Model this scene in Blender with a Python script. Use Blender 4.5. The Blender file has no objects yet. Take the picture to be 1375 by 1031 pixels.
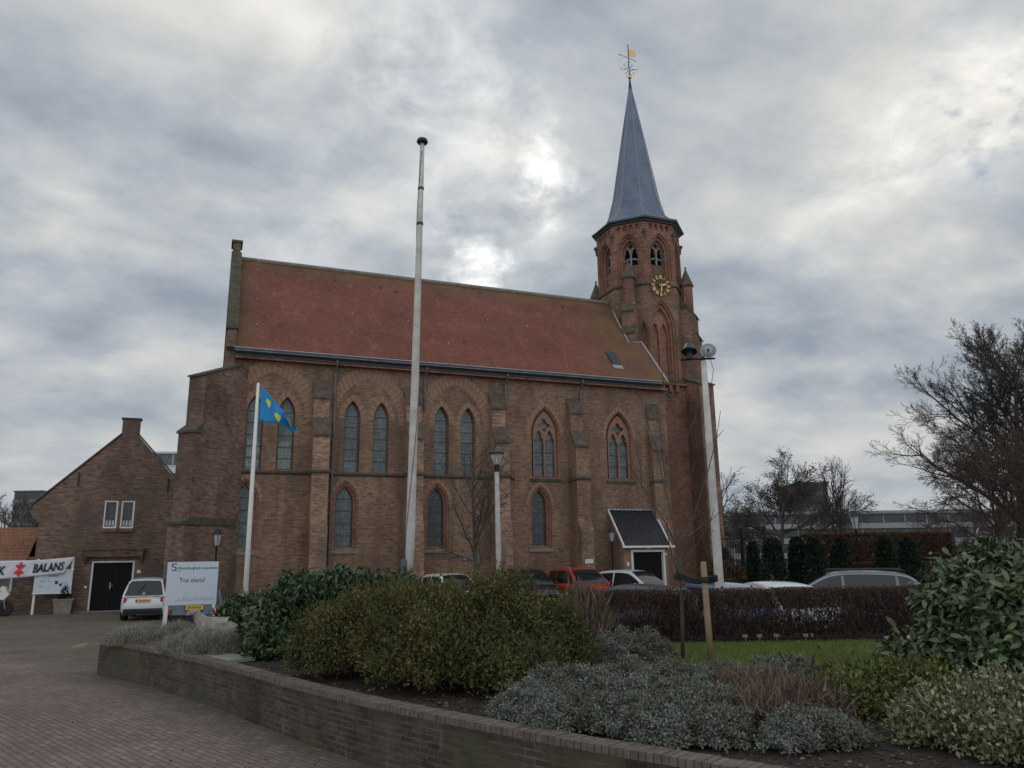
import bpy, math, random
import numpy as np
from mathutils import Vector, Matrix
from mathutils.geometry import tessellate_polygon
R = math.radians; PI = math.pi
S = bpy.context.scene
COL = S.collection
# ------------------------------------------------------------------ camera
F, PITCH, ROLL, EYE = 1019.75, .2228, .0137, 2.15          # focal length in pixels of a 1375 px wide frame
cd = bpy.data.cameras.new('camera'); cam = bpy.data.objects.new('camera', cd); COL.objects.link(cam)
cd.sensor_width = 36; cd.lens = 36 * F / 1375; cd.clip_end = 3000; cd.clip_start = .05
cam.matrix_world = Matrix.Translation((0, 0, EYE)) @ Matrix.Rotation(PI/2 + PITCH, 4, 'X') @ Matrix.Rotation(-ROLL, 4, 'Z')
S.camera = cam
S.view_settings.view_transform = 'Standard'; S.view_settings.look = 'None'
S.view_settings.exposure = 0.04; S.view_settings.gamma = 1
# ------------------------------------------------------------------ sky and sun
SUN_EL, SUN_AZ = R(22), R(-2)                                # azimuth from +Y towards +X
w = bpy.data.worlds.new('World'); S.world = w; w.use_nodes = True
class NT:
    """small helper to write node trees"""
    def __init__(s, tree): s.t = tree; s.n = tree.nodes; s.l = tree.links
    def new(s, typ, **kw):
        n = s.n.new(typ)
        for k, v in kw.items(): setattr(n, k, v)
        return n
    def put(s, sock, v):
        if isinstance(v, bpy.types.NodeSocket): s.l.new(v, sock)
        elif v is not None: sock.default_value = v
    def math(s, op, a, b=None, c=None, clamp=False):
        n = s.new('ShaderNodeMath', operation=op, use_clamp=clamp)
        for i, v in enumerate((a, b, c)): s.put(n.inputs[i], v)
        return n.outputs[0]
    def vmath(s, op, a, b=None, out=0):
        n = s.new('ShaderNodeVectorMath', operation=op)
        s.put(n.inputs[0], a); s.put(n.inputs[1], b)
        return n.outputs[out]
    def noise(s, vec, scale, detail=4, rough=.55, dist=0.0):
        n = s.new('ShaderNodeTexNoise')
        s.put(n.inputs['Vector'], vec); s.put(n.inputs['Scale'], scale); s.put(n.inputs['Detail'], detail)
        s.put(n.inputs['Roughness'], rough); s.put(n.inputs['Distortion'], dist)
        return n.outputs['Fac']
    def ramp(s, fac, stops):
        n = s.new('ShaderNodeValToRGB'); e = n.color_ramp.elements
        while len(e) < len(stops): e.new(.5)
        for el, (p, c) in zip(e, stops):
            el.position = p; el.color = (c if isinstance(c, tuple) else (c, c, c)) + (1,)
        s.put(n.inputs[0], fac); return n.outputs[0]
    def mix(s, fac, a, b, mode='MIX'):
        n = s.new('ShaderNodeMix', data_type='RGBA', blend_type=mode)
        s.put(n.inputs[0], fac)
        for i, v in ((6, a), (7, b)):
            s.put(n.inputs[i], v + (1,) if isinstance(v, tuple) and len(v) == 3 else v)
        return n.outputs[2]
    def mapping(s, vec, scale=(1, 1, 1), loc=(0, 0, 0), rot=(0, 0, 0)):
        n = s.new('ShaderNodeMapping'); s.put(n.inputs[0], vec)
        n.inputs['Scale'].default_value = scale; n.inputs['Location'].default_value = loc; n.inputs['Rotation'].default_value = rot
        return n.outputs[0]
def raydir(px, py):
    ax, by = px - 687.5, 515.5 - py
    a = (ax*math.cos(ROLL) + by*math.sin(ROLL)) / F; b = (-ax*math.sin(ROLL) + by*math.cos(ROLL)) / F
    return Vector((a, math.cos(PITCH) - b*math.sin(PITCH), math.sin(PITCH) + b*math.cos(PITCH)))
def build_sky():
    k = NT(w.node_tree); k.n.clear()
    tc = k.new('ShaderNodeTexCoord'); d = k.vmath('NORMALIZE', tc.outputs['Generated'])
    sep = k.new('ShaderNodeSeparateXYZ'); k.l.new(d, sep.inputs[0])
    zz = k.math('ADD', k.math('MAXIMUM', sep.outputs[2], 0), .30)
    cmb = k.new('ShaderNodeCombineXYZ')
    k.l.new(k.math('DIVIDE', sep.outputs[0], zz), cmb.inputs[0]); k.l.new(k.math('DIVIDE', sep.outputs[1], zz), cmb.inputs[1])
    uv = k.mapping(cmb.outputs[0], rot=(0, 0, R(-24)), loc=(SKY_OFF[0], SKY_OFF[1], .4))
    n1 = k.noise(k.mapping(uv, scale=(1.0, 1.35, 1)), 1.55, 3, .5, .15)
    n2 = k.noise(k.mapping(uv, scale=(1, 1.25, 1)), 4.6, 7, .56, .12)
    n = k.math('ADD', k.math('MULTIPLY', n1, .62), k.math('MULTIPLY', n2, .38))
    cloud = k.ramp(n, [(.38, (.285, .33, .39)), (.455, (.385, .425, .475)), (.52, (.50, .525, .54)), (.59, (.635, .635, .615)), (.69, (.80, .78, .73))])
    # thinner, brighter places in the cloud cover: direction, angular radius, strength
    nz = k.new('ShaderNodeTexNoise'); k.l.new(k.vmath('MULTIPLY', d, (1, 1, 1.4)), nz.inputs['Vector']); nz.inputs['Scale'].default_value = 9; nz.inputs['Detail'].default_value = 5; nz.inputs['Roughness'].default_value = .6
    off = k.new('ShaderNodeVectorMath', operation='SCALE'); k.l.new(k.vmath('SUBTRACT', nz.outputs['Color'], (.5, .5, .5)), off.inputs[0]); off.inputs['Scale'].default_value = .16
    dw = k.vmath('NORMALIZE', k.vmath('ADD', d, off.outputs[0]))
    glow = None
    def spot(px, py, rad, amp):
        nonlocal glow
        v = raydir(px, py).normalized()
        dt = k.vmath('DOT_PRODUCT', dw, tuple(v), out='Value')
        mr = k.new('ShaderNodeMapRange', interpolation_type='LINEAR')
        k.put(mr.inputs[0], dt); mr.inputs[1].default_value = math.cos(R(rad*1.7)); mr.inputs[2].default_value = 1
        g_ = k.math('MULTIPLY', k.math('POWER', mr.outputs[0], 3.2), amp)
        glow = g_ if glow is None else k.math('ADD', glow, g_)
    for a in SKY_SPOTS: spot(*a)
    brk = k.ramp(k.noise(k.mapping(uv, scale=(1.2, 1.0, 1)), 6.5, 7, .62, .35), [(.36, .10), (.50, .55), (.62, 1.0)])
    g = k.math('MULTIPLY', glow, k.math('MULTIPLY', brk, 1.6))
    cloud = k.mix(1, cloud, k.mix(k.math('MINIMUM', g, 3), (0, 0, 0), (1.0, .955, .86)), 'ADD')
    # lower air greyer towards the horizon
    hz = k.ramp(sep.outputs[2], [(0.0, 1.0), (.22, 0.0)])
    cloud = k.mix(k.math('MULTIPLY', hz, .7), cloud, (.41, .445, .485))
    # cloud behind the camera brightened, an added fill for the foreground
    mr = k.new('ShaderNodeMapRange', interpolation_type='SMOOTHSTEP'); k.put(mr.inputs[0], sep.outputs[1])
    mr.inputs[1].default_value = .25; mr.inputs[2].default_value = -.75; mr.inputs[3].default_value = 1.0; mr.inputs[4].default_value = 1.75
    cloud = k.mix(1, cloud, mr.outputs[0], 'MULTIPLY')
    # real sky seen through a few gaps
    gap = None
    for px, py, rad in ((1300, 180, 4.0), (1345, 165, 3.0)):
        dt = k.vmath('DOT_PRODUCT', dw, tuple(raydir(px, py).normalized()), out='Value')
        mr = k.new('ShaderNodeMapRange', interpolation_type='SMOOTHERSTEP'); k.put(mr.inputs[0], dt)
        mr.inputs[1].default_value = math.cos(R(rad)); mr.inputs[2].default_value = 1
        gap = mr.outputs[0] if gap is None else k.math('ADD', gap, mr.outputs[0])
    gap = k.math('MULTIPLY', gap, k.ramp(n2, [(.46, 1.0), (.58, 0.0)]))
    sky = k.new('ShaderNodeTexSky', sky_type='NISHITA', sun_disc=False)
    sky.sun_elevation = SUN_EL; sky.sun_rotation = SUN_AZ; sky.altitude = 0
    b1 = k.new('ShaderNodeBackground'); k.l.new(sky.outputs[0], b1.inputs[0]); b1.inputs[1].default_value = .085
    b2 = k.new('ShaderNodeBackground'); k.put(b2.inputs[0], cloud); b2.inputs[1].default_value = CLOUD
    ms = k.new('ShaderNodeMixShader'); k.l.new(k.math('SUBTRACT', 1, k.math('MULTIPLY', gap, .7), clamp=True), ms.inputs[0])
    k.l.new(b1.outputs[0], ms.inputs[1]); k.l.new(b2.outputs[0], ms.inputs[2])
    out = k.new('ShaderNodeOutputWorld'); k.l.new(ms.outputs[0], out.inputs[0])
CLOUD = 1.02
SKY_OFF = (3.9, 9.5)
SKY_SPOTS = [(726, 212, 1.9, .20), (733, 238, 1.9, .22), (712, 268, 2.2, .26), (626, 332, 1.9, .28), (642, 352, 1.9, .28), (664, 374, 1.9, .36), (690, 300, 12, .10), (440, 60, 12, .07), (600, 130, 7, .13), (560, 60, 6, .05), (400, 345, 5, .10),
             (1350, 120, 5, .17), (1260, 185, 4, .13), (1180, 240, 4, .11), (1095, 298, 4, .09), (60, 290, 9, .06), (1065, 430, 2, .06)]
build_sky()
sd = bpy.data.lights.new('sun', 'SUN'); so = bpy.data.objects.new('sun', sd); COL.objects.link(so)
sd.energy = .6; sd.angle = R(14); sd.color = (1, .95, .87)
sv = Vector((math.sin(SUN_AZ)*math.cos(SUN_EL), math.cos(SUN_AZ)*math.cos(SUN_EL), math.sin(SUN_EL)))
so.rotation_euler = sv.to_track_quat('Z', 'Y').to_euler()

# ------------------------------------------------------------------ helpers
rnd = random.Random(7); rng = np.random.default_rng(7)
def at(px, py, y):
    d = raydir(px, py); t = y / d.y; return Vector((d.x*t, y, EYE + d.z*t))
def gp(px, py, z=0.0):
    d = raydir(px, py); t = (z - EYE) / d.z; return Vector((d.x*t, d.y*t, z))
def tag(o, label=None, cat=None, group=None, kind=None):
    if label: o['label'] = label
    if cat: o['category'] = cat
    if group: o['group'] = group
    if kind: o['kind'] = kind
    return o
def thing(name, label, cat, loc=(0, 0, 0), rz=0, group=None):
    o = bpy.data.objects.new(name, None); COL.objects.link(o); o.location = loc; o.rotation_euler = (0, 0, rz)
    o.empty_display_size = .2
    return tag(o, label, cat, group)
def copy_tree(o, parent=None):
    c = o.copy(); COL.objects.link(c)
    if parent: c.parent = parent
    for ch in list(o.children): copy_tree(ch, c)
    return c
def XZ(h, z, d): return (h, d, z)
WHOLE = {'lettering', 'numeral', 'voussoir', 'saddle_bar', 'leaded_light', 'surround', 'tracery', 'wall', 'brickwork', 'coping', 'octagon', 'belfry_wall', 'compass_star', 'logo', 'picture', 'pane', 'print', 'hip_roll', 'stepped_offset', 'nave_wall', 'gutter_bracket', 'frame', 'dial_ring', 'leaf', 'window_band', 'tail_light', 'branches', 'grooves', 'roof', 'handle', 'trim', 'number', 'spokes', 'window_frame'}
class MB:
    def __init__(s): s.v = []; s.f = []; s.m = []
    def add(s, vs, fs, mi=0):
        o = len(s.v); s.v += [tuple(p) for p in vs]; s.f += [tuple(i + o for i in f) for f in fs]; s.m += [mi]*len(fs); return s
    def box(s, x0, x1, y0, y1, z0, z1, mi=0):
        return s.add([(x, y, z) for z in (z0, z1) for y in (y0, y1) for x in (x0, x1)],
                     [(0, 2, 3, 1), (4, 5, 7, 6), (0, 1, 5, 4), (2, 6, 7, 3), (0, 4, 6, 2), (1, 3, 7, 5)], mi)
    def prism(s, poly, fr, d0, d1, mi=0):
        n = len(poly); vs = [fr(h, z, d0) for h, z in poly] + [fr(h, z, d1) for h, z in poly]
        return s.add(vs, [tuple(range(n)), tuple(range(2*n-1, n-1, -1))] + [(i, (i+1) % n, n+(i+1) % n, n+i) for i in range(n)], mi)
    def panel(s, fr, outer, holes, d=0.0, mi=0):
        loops = [outer] + holes
        tri = tessellate_polygon([[Vector((h, z, 0)) for h, z in lp] for lp in loops])
        vs = [fr(h, z, d) for lp in loops for h, z in lp]
        return s.add(vs, [tuple(t) for t in tri], mi)
    def strip(s, fr, A, dA, B, dB, mi=0):
        n = len(A)
        return s.add([fr(h, z, dA) for h, z in A] + [fr(h, z, dB) for h, z in B], [(i, (i+1) % n, n+(i+1) % n, n+i) for i in range(n)], mi)
    def tube(s, pts, rad, n=8, mi=0, cap=True):
        pts = [Vector(p) for p in pts]
        if not hasattr(rad, '__len__'): rad = [rad]*len(pts)
        vs = []; up = None
        for i, p in enumerate(pts):
            t = (pts[min(i+1, len(pts)-1)] - pts[max(i-1, 0)])
            if t.length < 1e-9: t = Vector((0, 0, 1))
            t.normalize()
            if up is None: up = Vector((0, 0, 1)) if abs(t.z) < .9 else Vector((1, 0, 0))
            a = t.cross(up)
            if a.length < 1e-6: a = t.orthogonal()
            a.normalize(); b = a.cross(t); up = b
            for j in range(n):
                q = 2*PI*j/n; vs.append(p + rad[i]*(math.cos(q)*a + math.sin(q)*b))
        fs = [(i*n+j, i*n+(j+1) % n, (i+1)*n+(j+1) % n, (i+1)*n+j) for i in range(len(pts)-1) for j in range(n)]
        if cap: fs += [tuple(range(n-1, -1, -1)), tuple(range((len(pts)-1)*n, len(pts)*n))]
        return s.add(vs, fs, mi)
    def lathe(s, prof, c=(0, 0, 0), n=16, mi=0, ph=0.0, axis='Z'):
        vs = []
        for r, z in prof:
            for j in range(n):
                q = 2*PI*j/n + ph; x, y = r*math.cos(q), r*math.sin(q)
                vs.append((c[0]+x, c[1]+y, c[2]+z) if axis == 'Z' else (c[0]+x, c[1]+z, c[2]+y))
        m = len(prof)
        fs = [(i*n+j, i*n+(j+1) % n, (i+1)*n+(j+1) % n, (i+1)*n+j) for i in range(m-1) for j in range(n)]
        if prof[0][0] > 1e-4: fs.append(tuple(range(n-1, -1, -1)))
        if prof[-1][0] > 1e-4: fs.append(tuple(range((m-1)*n, m*n)))
        return s.add(vs, fs, mi)
    def pieces(s):
        """faces that hang together or touch, as separate builders"""
        par = list(range(len(s.v)))
        def fd(i):
            while par[i] != i: par[i] = par[par[i]]; i = par[i]
            return i
        for f in s.f:
            for i in f[1:]: par[fd(i)] = fd(f[0])
        box = {}
        for f in s.f:
            r = fd(f[0]); b = box.setdefault(r, [list(s.v[f[0]]), list(s.v[f[0]])])
            for i in f:
                for q in range(3): b[0][q] = min(b[0][q], s.v[i][q]); b[1][q] = max(b[1][q], s.v[i][q])
        ks = list(box); grp = {k: k for k in ks}
        def g(k):
            while grp[k] != k: k = grp[k]
            return k
        for i, a in enumerate(ks):
            for b in ks[i+1:]:
                if all(box[a][0][q] < box[b][1][q] + .012 and box[b][0][q] < box[a][1][q] + .012 for q in range(3)): grp[g(b)] = g(a)
        out = {}
        for f, m in zip(s.f, s.m): out.setdefault(g(fd(f[0])), []).append((f, m))
        res = []
        for fs in out.values():
            mb = MB(); ix = {}
            for f, m in fs:
                for i in f:
                    if i not in ix: ix[i] = len(mb.v); mb.v.append(s.v[i])
                mb.f.append(tuple(ix[i] for i in f)); mb.m.append(m)
            res.append(mb)
        return res
    def build(s, name, mats, parent=None, smooth=False, loc=None, rz=0, split=None):
        if split is None: split = parent is not None and name not in WHOLE
        if split and 1 < len(s.f) < 4000:
            ps = s.pieces()
            if 1 < len(ps) <= 60:
                os_ = [p.build(name, mats, parent, smooth, loc, rz, False) for p in ps]
                return os_[0]
        me = bpy.data.meshes.new(name); me.from_pydata(s.v, [], s.f)
        for m in (mats if isinstance(mats, (list, tuple)) else [mats]): me.materials.append(m)
        if any(s.m): me.polygons.foreach_set('material_index', s.m)
        if smooth: me.polygons.foreach_set('use_smooth', [True]*len(s.f))
        me.update()
        o = bpy.data.objects.new(name, me); COL.objects.link(o)
        if parent: o.parent = parent
        if loc is not None: o.location = loc
        o.rotation_euler = (0, 0, rz)
        return o
def np_mesh(name, V, Fc, mat, parent=None, smooth=False):
    """V (n,3), Fc (m,k) faces of equal size"""
    me = bpy.data.meshes.new(name); k = Fc.shape[1]
    me.vertices.add(len(V)); me.vertices.foreach_set('co', V.astype(np.float32).ravel())
    me.loops.add(Fc.size); me.loops.foreach_set('vertex_index', Fc.astype(np.int32).ravel())
    me.polygons.add(len(Fc)); me.polygons.foreach_set('loop_start', (np.arange(len(Fc))*k).astype(np.int32))
    me.polygons.foreach_set('loop_total', np.full(len(Fc), k, np.int32))
    if smooth: me.polygons.foreach_set('use_smooth', np.ones(len(Fc), bool))
    me.materials.append(mat); me.update(calc_edges=True); me.validate()
    o = bpy.data.objects.new(name, me); COL.objects.link(o)
    if parent: o.parent = parent
    return o
def join_np(parts):
    V = []; Fc = []; o = 0
    for v, f in parts: V.append(v); Fc.append(f + o); o += len(v)
    return np.concatenate(V), np.concatenate(Fc)
FONT = None
def text_mesh(txt, size, bold=0.0, align='CENTER', shear=0, squeeze=1.0):
    cu = bpy.data.curves.new('txt', 'FONT'); cu.body = txt; cu.size = size; cu.align_x = align; cu.align_y = 'CENTER'; cu.offset = bold; cu.shear = shear
    cu.resolution_u = 3
    ob = bpy.data.objects.new('txt', cu); COL.objects.link(ob)
    dg = bpy.context.evaluated_depsgraph_get(); ev = ob.evaluated_get(dg); me = ev.to_mesh()
    vs = [(v.co.x*squeeze, v.co.y) for v in me.vertices]; fs = [tuple(p.vertices) for p in me.polygons]
    ev.to_mesh_clear(); bpy.data.objects.remove(ob); bpy.data.curves.remove(cu)
    return vs, fs
def add_text(mb, txt, size, fr, mi=0, **kw):
    vs, fs = text_mesh(txt, size, **kw)
    mb.add([fr(x, y) for x, y in vs], fs, mi)

# ------------------------------------------------------------------ materials
def mat(name):
    m = bpy.data.materials.new(name); m.use_nodes = True; k = NT(m.node_tree); b = k.n['Principled BSDF']; return m, k, b
def plain(name, col, rough=.6, metal=0, var=.12, scale=6, spec=.5, bump=0.0, coat=0):
    m, k, b = mat(name)
    tc = k.new('ShaderNodeTexCoord'); n = k.noise(tc.outputs['Object'], scale, 5, .6)
    f = k.ramp(n, [(.25, 1-var), (.75, 1+var)])
    k.put(b.inputs['Base Color'], k.mix(1, col, f, 'MULTIPLY')); b.inputs['Roughness'].default_value = rough
    b.inputs['Metallic'].default_value = metal; b.inputs['Specular IOR Level'].default_value = spec
    b.inputs['Coat Weight'].default_value = coat
    if bump:
        bp = k.new('ShaderNodeBump'); bp.inputs['Strength'].default_value = bump; bp.inputs['Distance'].default_value = .02
        k.put(bp.inputs['Height'], k.noise(tc.outputs['Object'], scale*4, 4)); k.l.new(bp.outputs[0], b.inputs['Normal'])
    return m
def wall_coords(k):
    """(along the wall, height) for any upright face"""
    tc = k.new('ShaderNodeTexCoord'); P = tc.outputs['Object']; N = tc.outputs['Normal']
    t = k.vmath('NORMALIZE', k.vmath('CROSS_PRODUCT', (0, 0, 1), N))
    h = k.vmath('DOT_PRODUCT', P, t, out='Value')
    sp = k.new('ShaderNodeSeparateXYZ'); k.l.new(P, sp.inputs[0])
    c = k.new('ShaderNodeCombineXYZ'); k.l.new(h, c.inputs[0]); k.l.new(sp.outputs[2], c.inputs[1])
    return c.outputs[0], P, sp
def brick(name, c1, c2, mortar, bw=.22, bh=.066, ms=.009, stain=(.5, 1.25), dark=None, moss=None, scale=.5, contrast=.5, pale=None, damp=None):
    m, k, b = mat(name)
    uv, P, sp = wall_coords(k)
    t = k.new('ShaderNodeTexBrick'); t.offset = .5
    k.l.new(uv, t.inputs['Vector']); t.inputs['Scale'].default_value = 1
    t.inputs['Brick Width'].default_value = bw; t.inputs['Row Height'].default_value = bh; t.inputs['Mortar Size'].default_value = ms
    t.inputs['Color1'].default_value = c1 + (1,); t.inputs['Color2'].default_value = c2 + (1,); t.inputs['Mortar'].default_value = mortar + (1,)
    t.inputs['Bias'].default_value = 0; t.inputs['Mortar Smooth'].default_value = .3
    c = t.outputs['Color']
    # burnt and pale bricks in runs
    n = k.noise(k.mapping(uv, scale=(3.2, 11, 1)), 1, 3, .7)
    c = k.mix(1, c, k.ramp(n, [(.32, 1-contrast), (.5, 1.0), (.72, 1+contrast*.6)]), 'MULTIPLY')
    n = k.noise(P, scale, 5, .62)
    c = k.mix(1, c, k.ramp(n, [(.3, stain[0]), (.7, stain[1])]), 'MULTIPLY')
    if dark:
        n = k.noise(k.mapping(P, scale=(.5, .5, .22)), 1.6, 6, .65)
        c = k.mix(k.ramp(n, [(.48, 0.0), (.66, .75)]), c, dark)
    if damp:                                     # rain runs down the face and rising damp at the foot
        n = k.noise(k.mapping(P, scale=(1.9, 1.9, .10), loc=(.7, .2, 0)), 1.5, 5, .65)
        c = k.mix(k.ramp(n, [(.52, 0.0), (.68, .55)]), c, damp)
        mr = k.new('ShaderNodeMapRange', clamp=True); k.put(mr.inputs[0], sp.outputs[2]); mr.inputs[1].default_value = 2.2; mr.inputs[2].default_value = .3
        f = k.math('MULTIPLY', mr.outputs[0], k.ramp(k.noise(P, 1.4, 5, .65), [(.35, .15), (.6, .9)]))
        c = k.mix(k.math('MULTIPLY', f, .7), c, damp)
    if pale:                                     # lime runs and scuffs
        n = k.noise(k.mapping(P, scale=(1.6, 1.6, .35), loc=(3.1, 1.7, .4)), 2.3, 6, .7)
        c = k.mix(k.ramp(n, [(.60, 0.0), (.72, .6)]), c, pale)
    if moss:
        n = k.noise(P, 1.1, 6, .65)
        c = k.mix(k.ramp(n, [(.50, 0.0), (.66, .8)]), c, moss)
    k.put(b.inputs['Base Color'], c); b.inputs['Roughness'].default_value = .92; b.inputs['Specular IOR Level'].default_value = .25
    bp = k.new('ShaderNodeBump'); bp.inputs['Strength'].default_value = .5; bp.inputs['Distance'].default_value = .012; bp.invert = True
    k.l.new(t.outputs['Fac'], bp.inputs['Height']); k.l.new(bp.outputs[0], b.inputs['Normal'])
    return m
def foliage(name, stops, rough=.5, trans=.25, spec=.4, patch=None):
    m, k, b = mat(name)
    g = k.new('ShaderNodeNewGeometry'); c = k.ramp(g.outputs['Random Per Island'], stops)
    if patch:
        tc = k.new('ShaderNodeTexCoord'); n = k.noise(tc.outputs['Object'], patch[1], 3, .6)
        c = k.mix(k.ramp(n, [(.42, 0.0), (.62, patch[2])]), c, patch[0])
    k.put(b.inputs['Base Color'], c); b.inputs['Roughness'].default_value = rough; b.inputs['Specular IOR Level'].default_value = spec
    tr = k.new('ShaderNodeBsdfTranslucent'); k.put(tr.inputs[0], c)
    mx = k.new('ShaderNodeMixShader'); mx.inputs[0].default_value = trans
    k.l.new(b.outputs[0], mx.inputs[1]); k.l.new(tr.outputs[0], mx.inputs[2])
    k.l.new(mx.outputs[0], k.n['Material Output'].inputs[0])
    return m
def paint(name, col, rough=.25, metal=0.0, coat=.6):
    m, k, b = mat(name)
    tc = k.new('ShaderNodeTexCoord'); n = k.noise(tc.outputs['Object'], 2.5, 5, .6)
    k.put(b.inputs['Base Color'], k.mix(1, col, k.ramp(n, [(.3, .9), (.7, 1.05)]), 'MULTIPLY'))
    k.put(b.inputs['Roughness'], k.ramp(n, [(.3, rough), (.7, rough+.12)])); b.inputs['Metallic'].default_value = metal; b.inputs['Coat Weight'].default_value = coat
    b.inputs['Coat Roughness'].default_value = .06
    return m
M = {}
M['nave'] = brick('nave_brick', (.35, .212, .143), (.235, .138, .092), (.235, .172, .13), stain=(.72, 1.12), dark=(.11, .078, .06), pale=(.33, .24, .18), damp=(.125, .085, .062), bh=.078, bw=.25, ms=.013, contrast=.5)
M['red'] = brick('tower_brick', (.36, .17, .11), (.20, .095, .07), (.22, .16, .13), stain=(.6, 1.2), dark=(.10, .068, .055))
M['tower'] = brick('tower_weathered_brick', (.36, .20, .135), (.20, .11, .078), (.22, .17, .14), stain=(.6, 1.25), dark=(.11, .085, .068), moss=(.115, .098, .062))
M['butt'] = brick('buttress_brick', (.44, .27, .185), (.26, .15, .103), (.32, .25, .20), stain=(.6, 1.2), dark=(.12, .09, .07))
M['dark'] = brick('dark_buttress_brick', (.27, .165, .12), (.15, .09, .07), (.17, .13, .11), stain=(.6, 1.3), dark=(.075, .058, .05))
M['hall'] = brick('hall_brick', (.29, .18, .13), (.16, .098, .075), (.20, .16, .135), bh=.078, bw=.25, ms=.013, stain=(.65, 1.2), dark=(.11, .085, .07))
M['jamb'] = brick('jamb_brick', (.38, .18, .12), (.24, .11, .08), (.24, .17, .13), stain=(.7, 1.2))
M['garden'] = brick('garden_wall_brick', (.110, .080, .064), (.058, .046, .040), (.125, .108, .094), bw=.215, bh=.062, stain=(.5, 1.25), dark=(.042, .036, .031), moss=(.085, .082, .048), scale=.9, pale=(.19, .17, .15))
M['vouss'] = plain('voussoir_brick', (.30, .178, .12), .9, var=.35, scale=22)
M['terra'] = plain('terracotta', (.27, .145, .10), .85, var=.2, scale=5)
M['slab'] = plain('weathered_stone_slab', (.098, .078, .062), .9, var=.5, scale=4, bump=.4)
M['mossy'] = plain('mossy_stone', (.075, .070, .048), .95, var=.5, scale=3, bump=.5)
M['stone'] = plain('stone', (.22, .20, .17), .85, var=.3, scale=4, bump=.3)
M['sheep'] = plain('cast_stone', (.30, .28, .25), .9, var=.4, scale=14, bump=1.0)
M['zinc'] = plain('zinc', (.33, .35, .38), .45, .4, .25, 3)
M['pipe'] = plain('weathered_pipe', (.15, .14, .14), .6, .2, .3, 4)
M['hip'] = plain('slate_blue_lead', (.20, .235, .29), .5, .1, .15, 3)
M['zincd'] = plain('dark_zinc', (.05, .055, .065), .5, .2, .3, 3)
M['white'] = plain('white_paint', (.72, .72, .70), .5, var=.06)
M['pole'] = plain('weathered_white_paint', (.52, .50, .46), .7, var=.28, scale=4, bump=.2)
M['lampole'] = plain('grey_white_pole', (.40, .385, .36), .65, var=.3, scale=7, bump=.2)
M['black'] = plain('black_paint', (.012, .012, .014), .45, var=.2)
M['doorb'] = plain('black_door', (.005, .006, .008), .65, var=.3, scale=3, spec=.2)
M['iron'] = plain('wrought_iron', (.02, .02, .022), .5, .3, .2)
M['gold'] = plain('gilding', (.72, .46, .19), .3, .85, .1)
M['wood'] = plain('pine_post', (.30, .225, .14), .8, var=.25, scale=8, bump=.3)
M['louvre'] = plain('grey_louvre', (.20, .205, .21), .7, var=.2)
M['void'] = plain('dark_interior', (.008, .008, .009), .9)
M['rubber'] = plain('rubber', (.018, .018, .018), .8, var=.1)
M['rim'] = plain('alloy', (.35, .36, .37), .35, .7, .08)
M['plast'] = plain('black_plastic', (.018, .018, .02), .5, var=.1)
M['yellow'] = plain('yellow_plate', (.75, .47, .02), .45, var=.05)
M['redlens'] = plain('red_lens', (.35, .015, .012), .2, var=.1, coat=.5)
M['lens'] = plain('clear_lens', (.45, .46, .48), .12, .2, .1, coat=.6)
M['blue'] = plain('blue_sign', (.03, .07, .30), .4, var=.08)
M['ink'] = plain('dark_lettering', (.03, .035, .05), .6, var=.1)
M['navy'] = plain('navy_lettering', (.010, .014, .06), .6, var=.1)
M['redm'] = plain('red_print', (.62, .025, .03), .6, var=.08)
M['pale'] = plain('pale_print', (.42, .46, .50), .6, var=.1)
M['flagb'] = plain('blue_flag_cloth', (.008, .23, .56), .7, var=.12, scale=4)
M['flagy'] = plain('yellow_flag_print', (.72, .62, .05), .7, var=.1)
M['canvas'] = plain('banner_cloth', (.66, .66, .72), .75, var=.06, scale=3)
M['board'] = plain('sign_board', (.56, .62, .70), .4, var=.03, scale=2)
M['concrete'] = plain('concrete', (.24, .235, .22), .9, var=.25, scale=2, bump=.2)
M['barkd'] = plain('dark_bark', (.045, .038, .032), .9, var=.35, scale=6, bump=.4)
M['bark'] = plain('bark', (.075, .062, .048), .9, var=.35, scale=8, bump=.4)
M['twig'] = plain('brown_twig', (.085, .058, .045), .9, var=.35, scale=10)
M['fartwig'] = plain('grey_brown_twig', (.075, .066, .058), .9, var=.3, scale=1)
def glass(name, col, rough=.12, spec=.6, var=.3):
    m, k, b = mat(name); tc = k.new('ShaderNodeTexCoord'); n = k.noise(tc.outputs['Object'], 2.2, 4, .6)
    k.put(b.inputs['Base Color'], k.mix(1, col, k.ramp(n, [(.3, 1-var), (.7, 1+var)]), 'MULTIPLY'))
    b.inputs['Roughness'].default_value = rough; b.inputs['Specular IOR Level'].default_value = spec
    bp = k.new('ShaderNodeBump'); bp.inputs['Strength'].default_value = .12; bp.inputs['Distance'].default_value = .02
    k.put(bp.inputs['Height'], k.noise(tc.outputs['Object'], 3, 3)); k.l.new(bp.outputs[0], b.inputs['Normal'])
    return m
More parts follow.
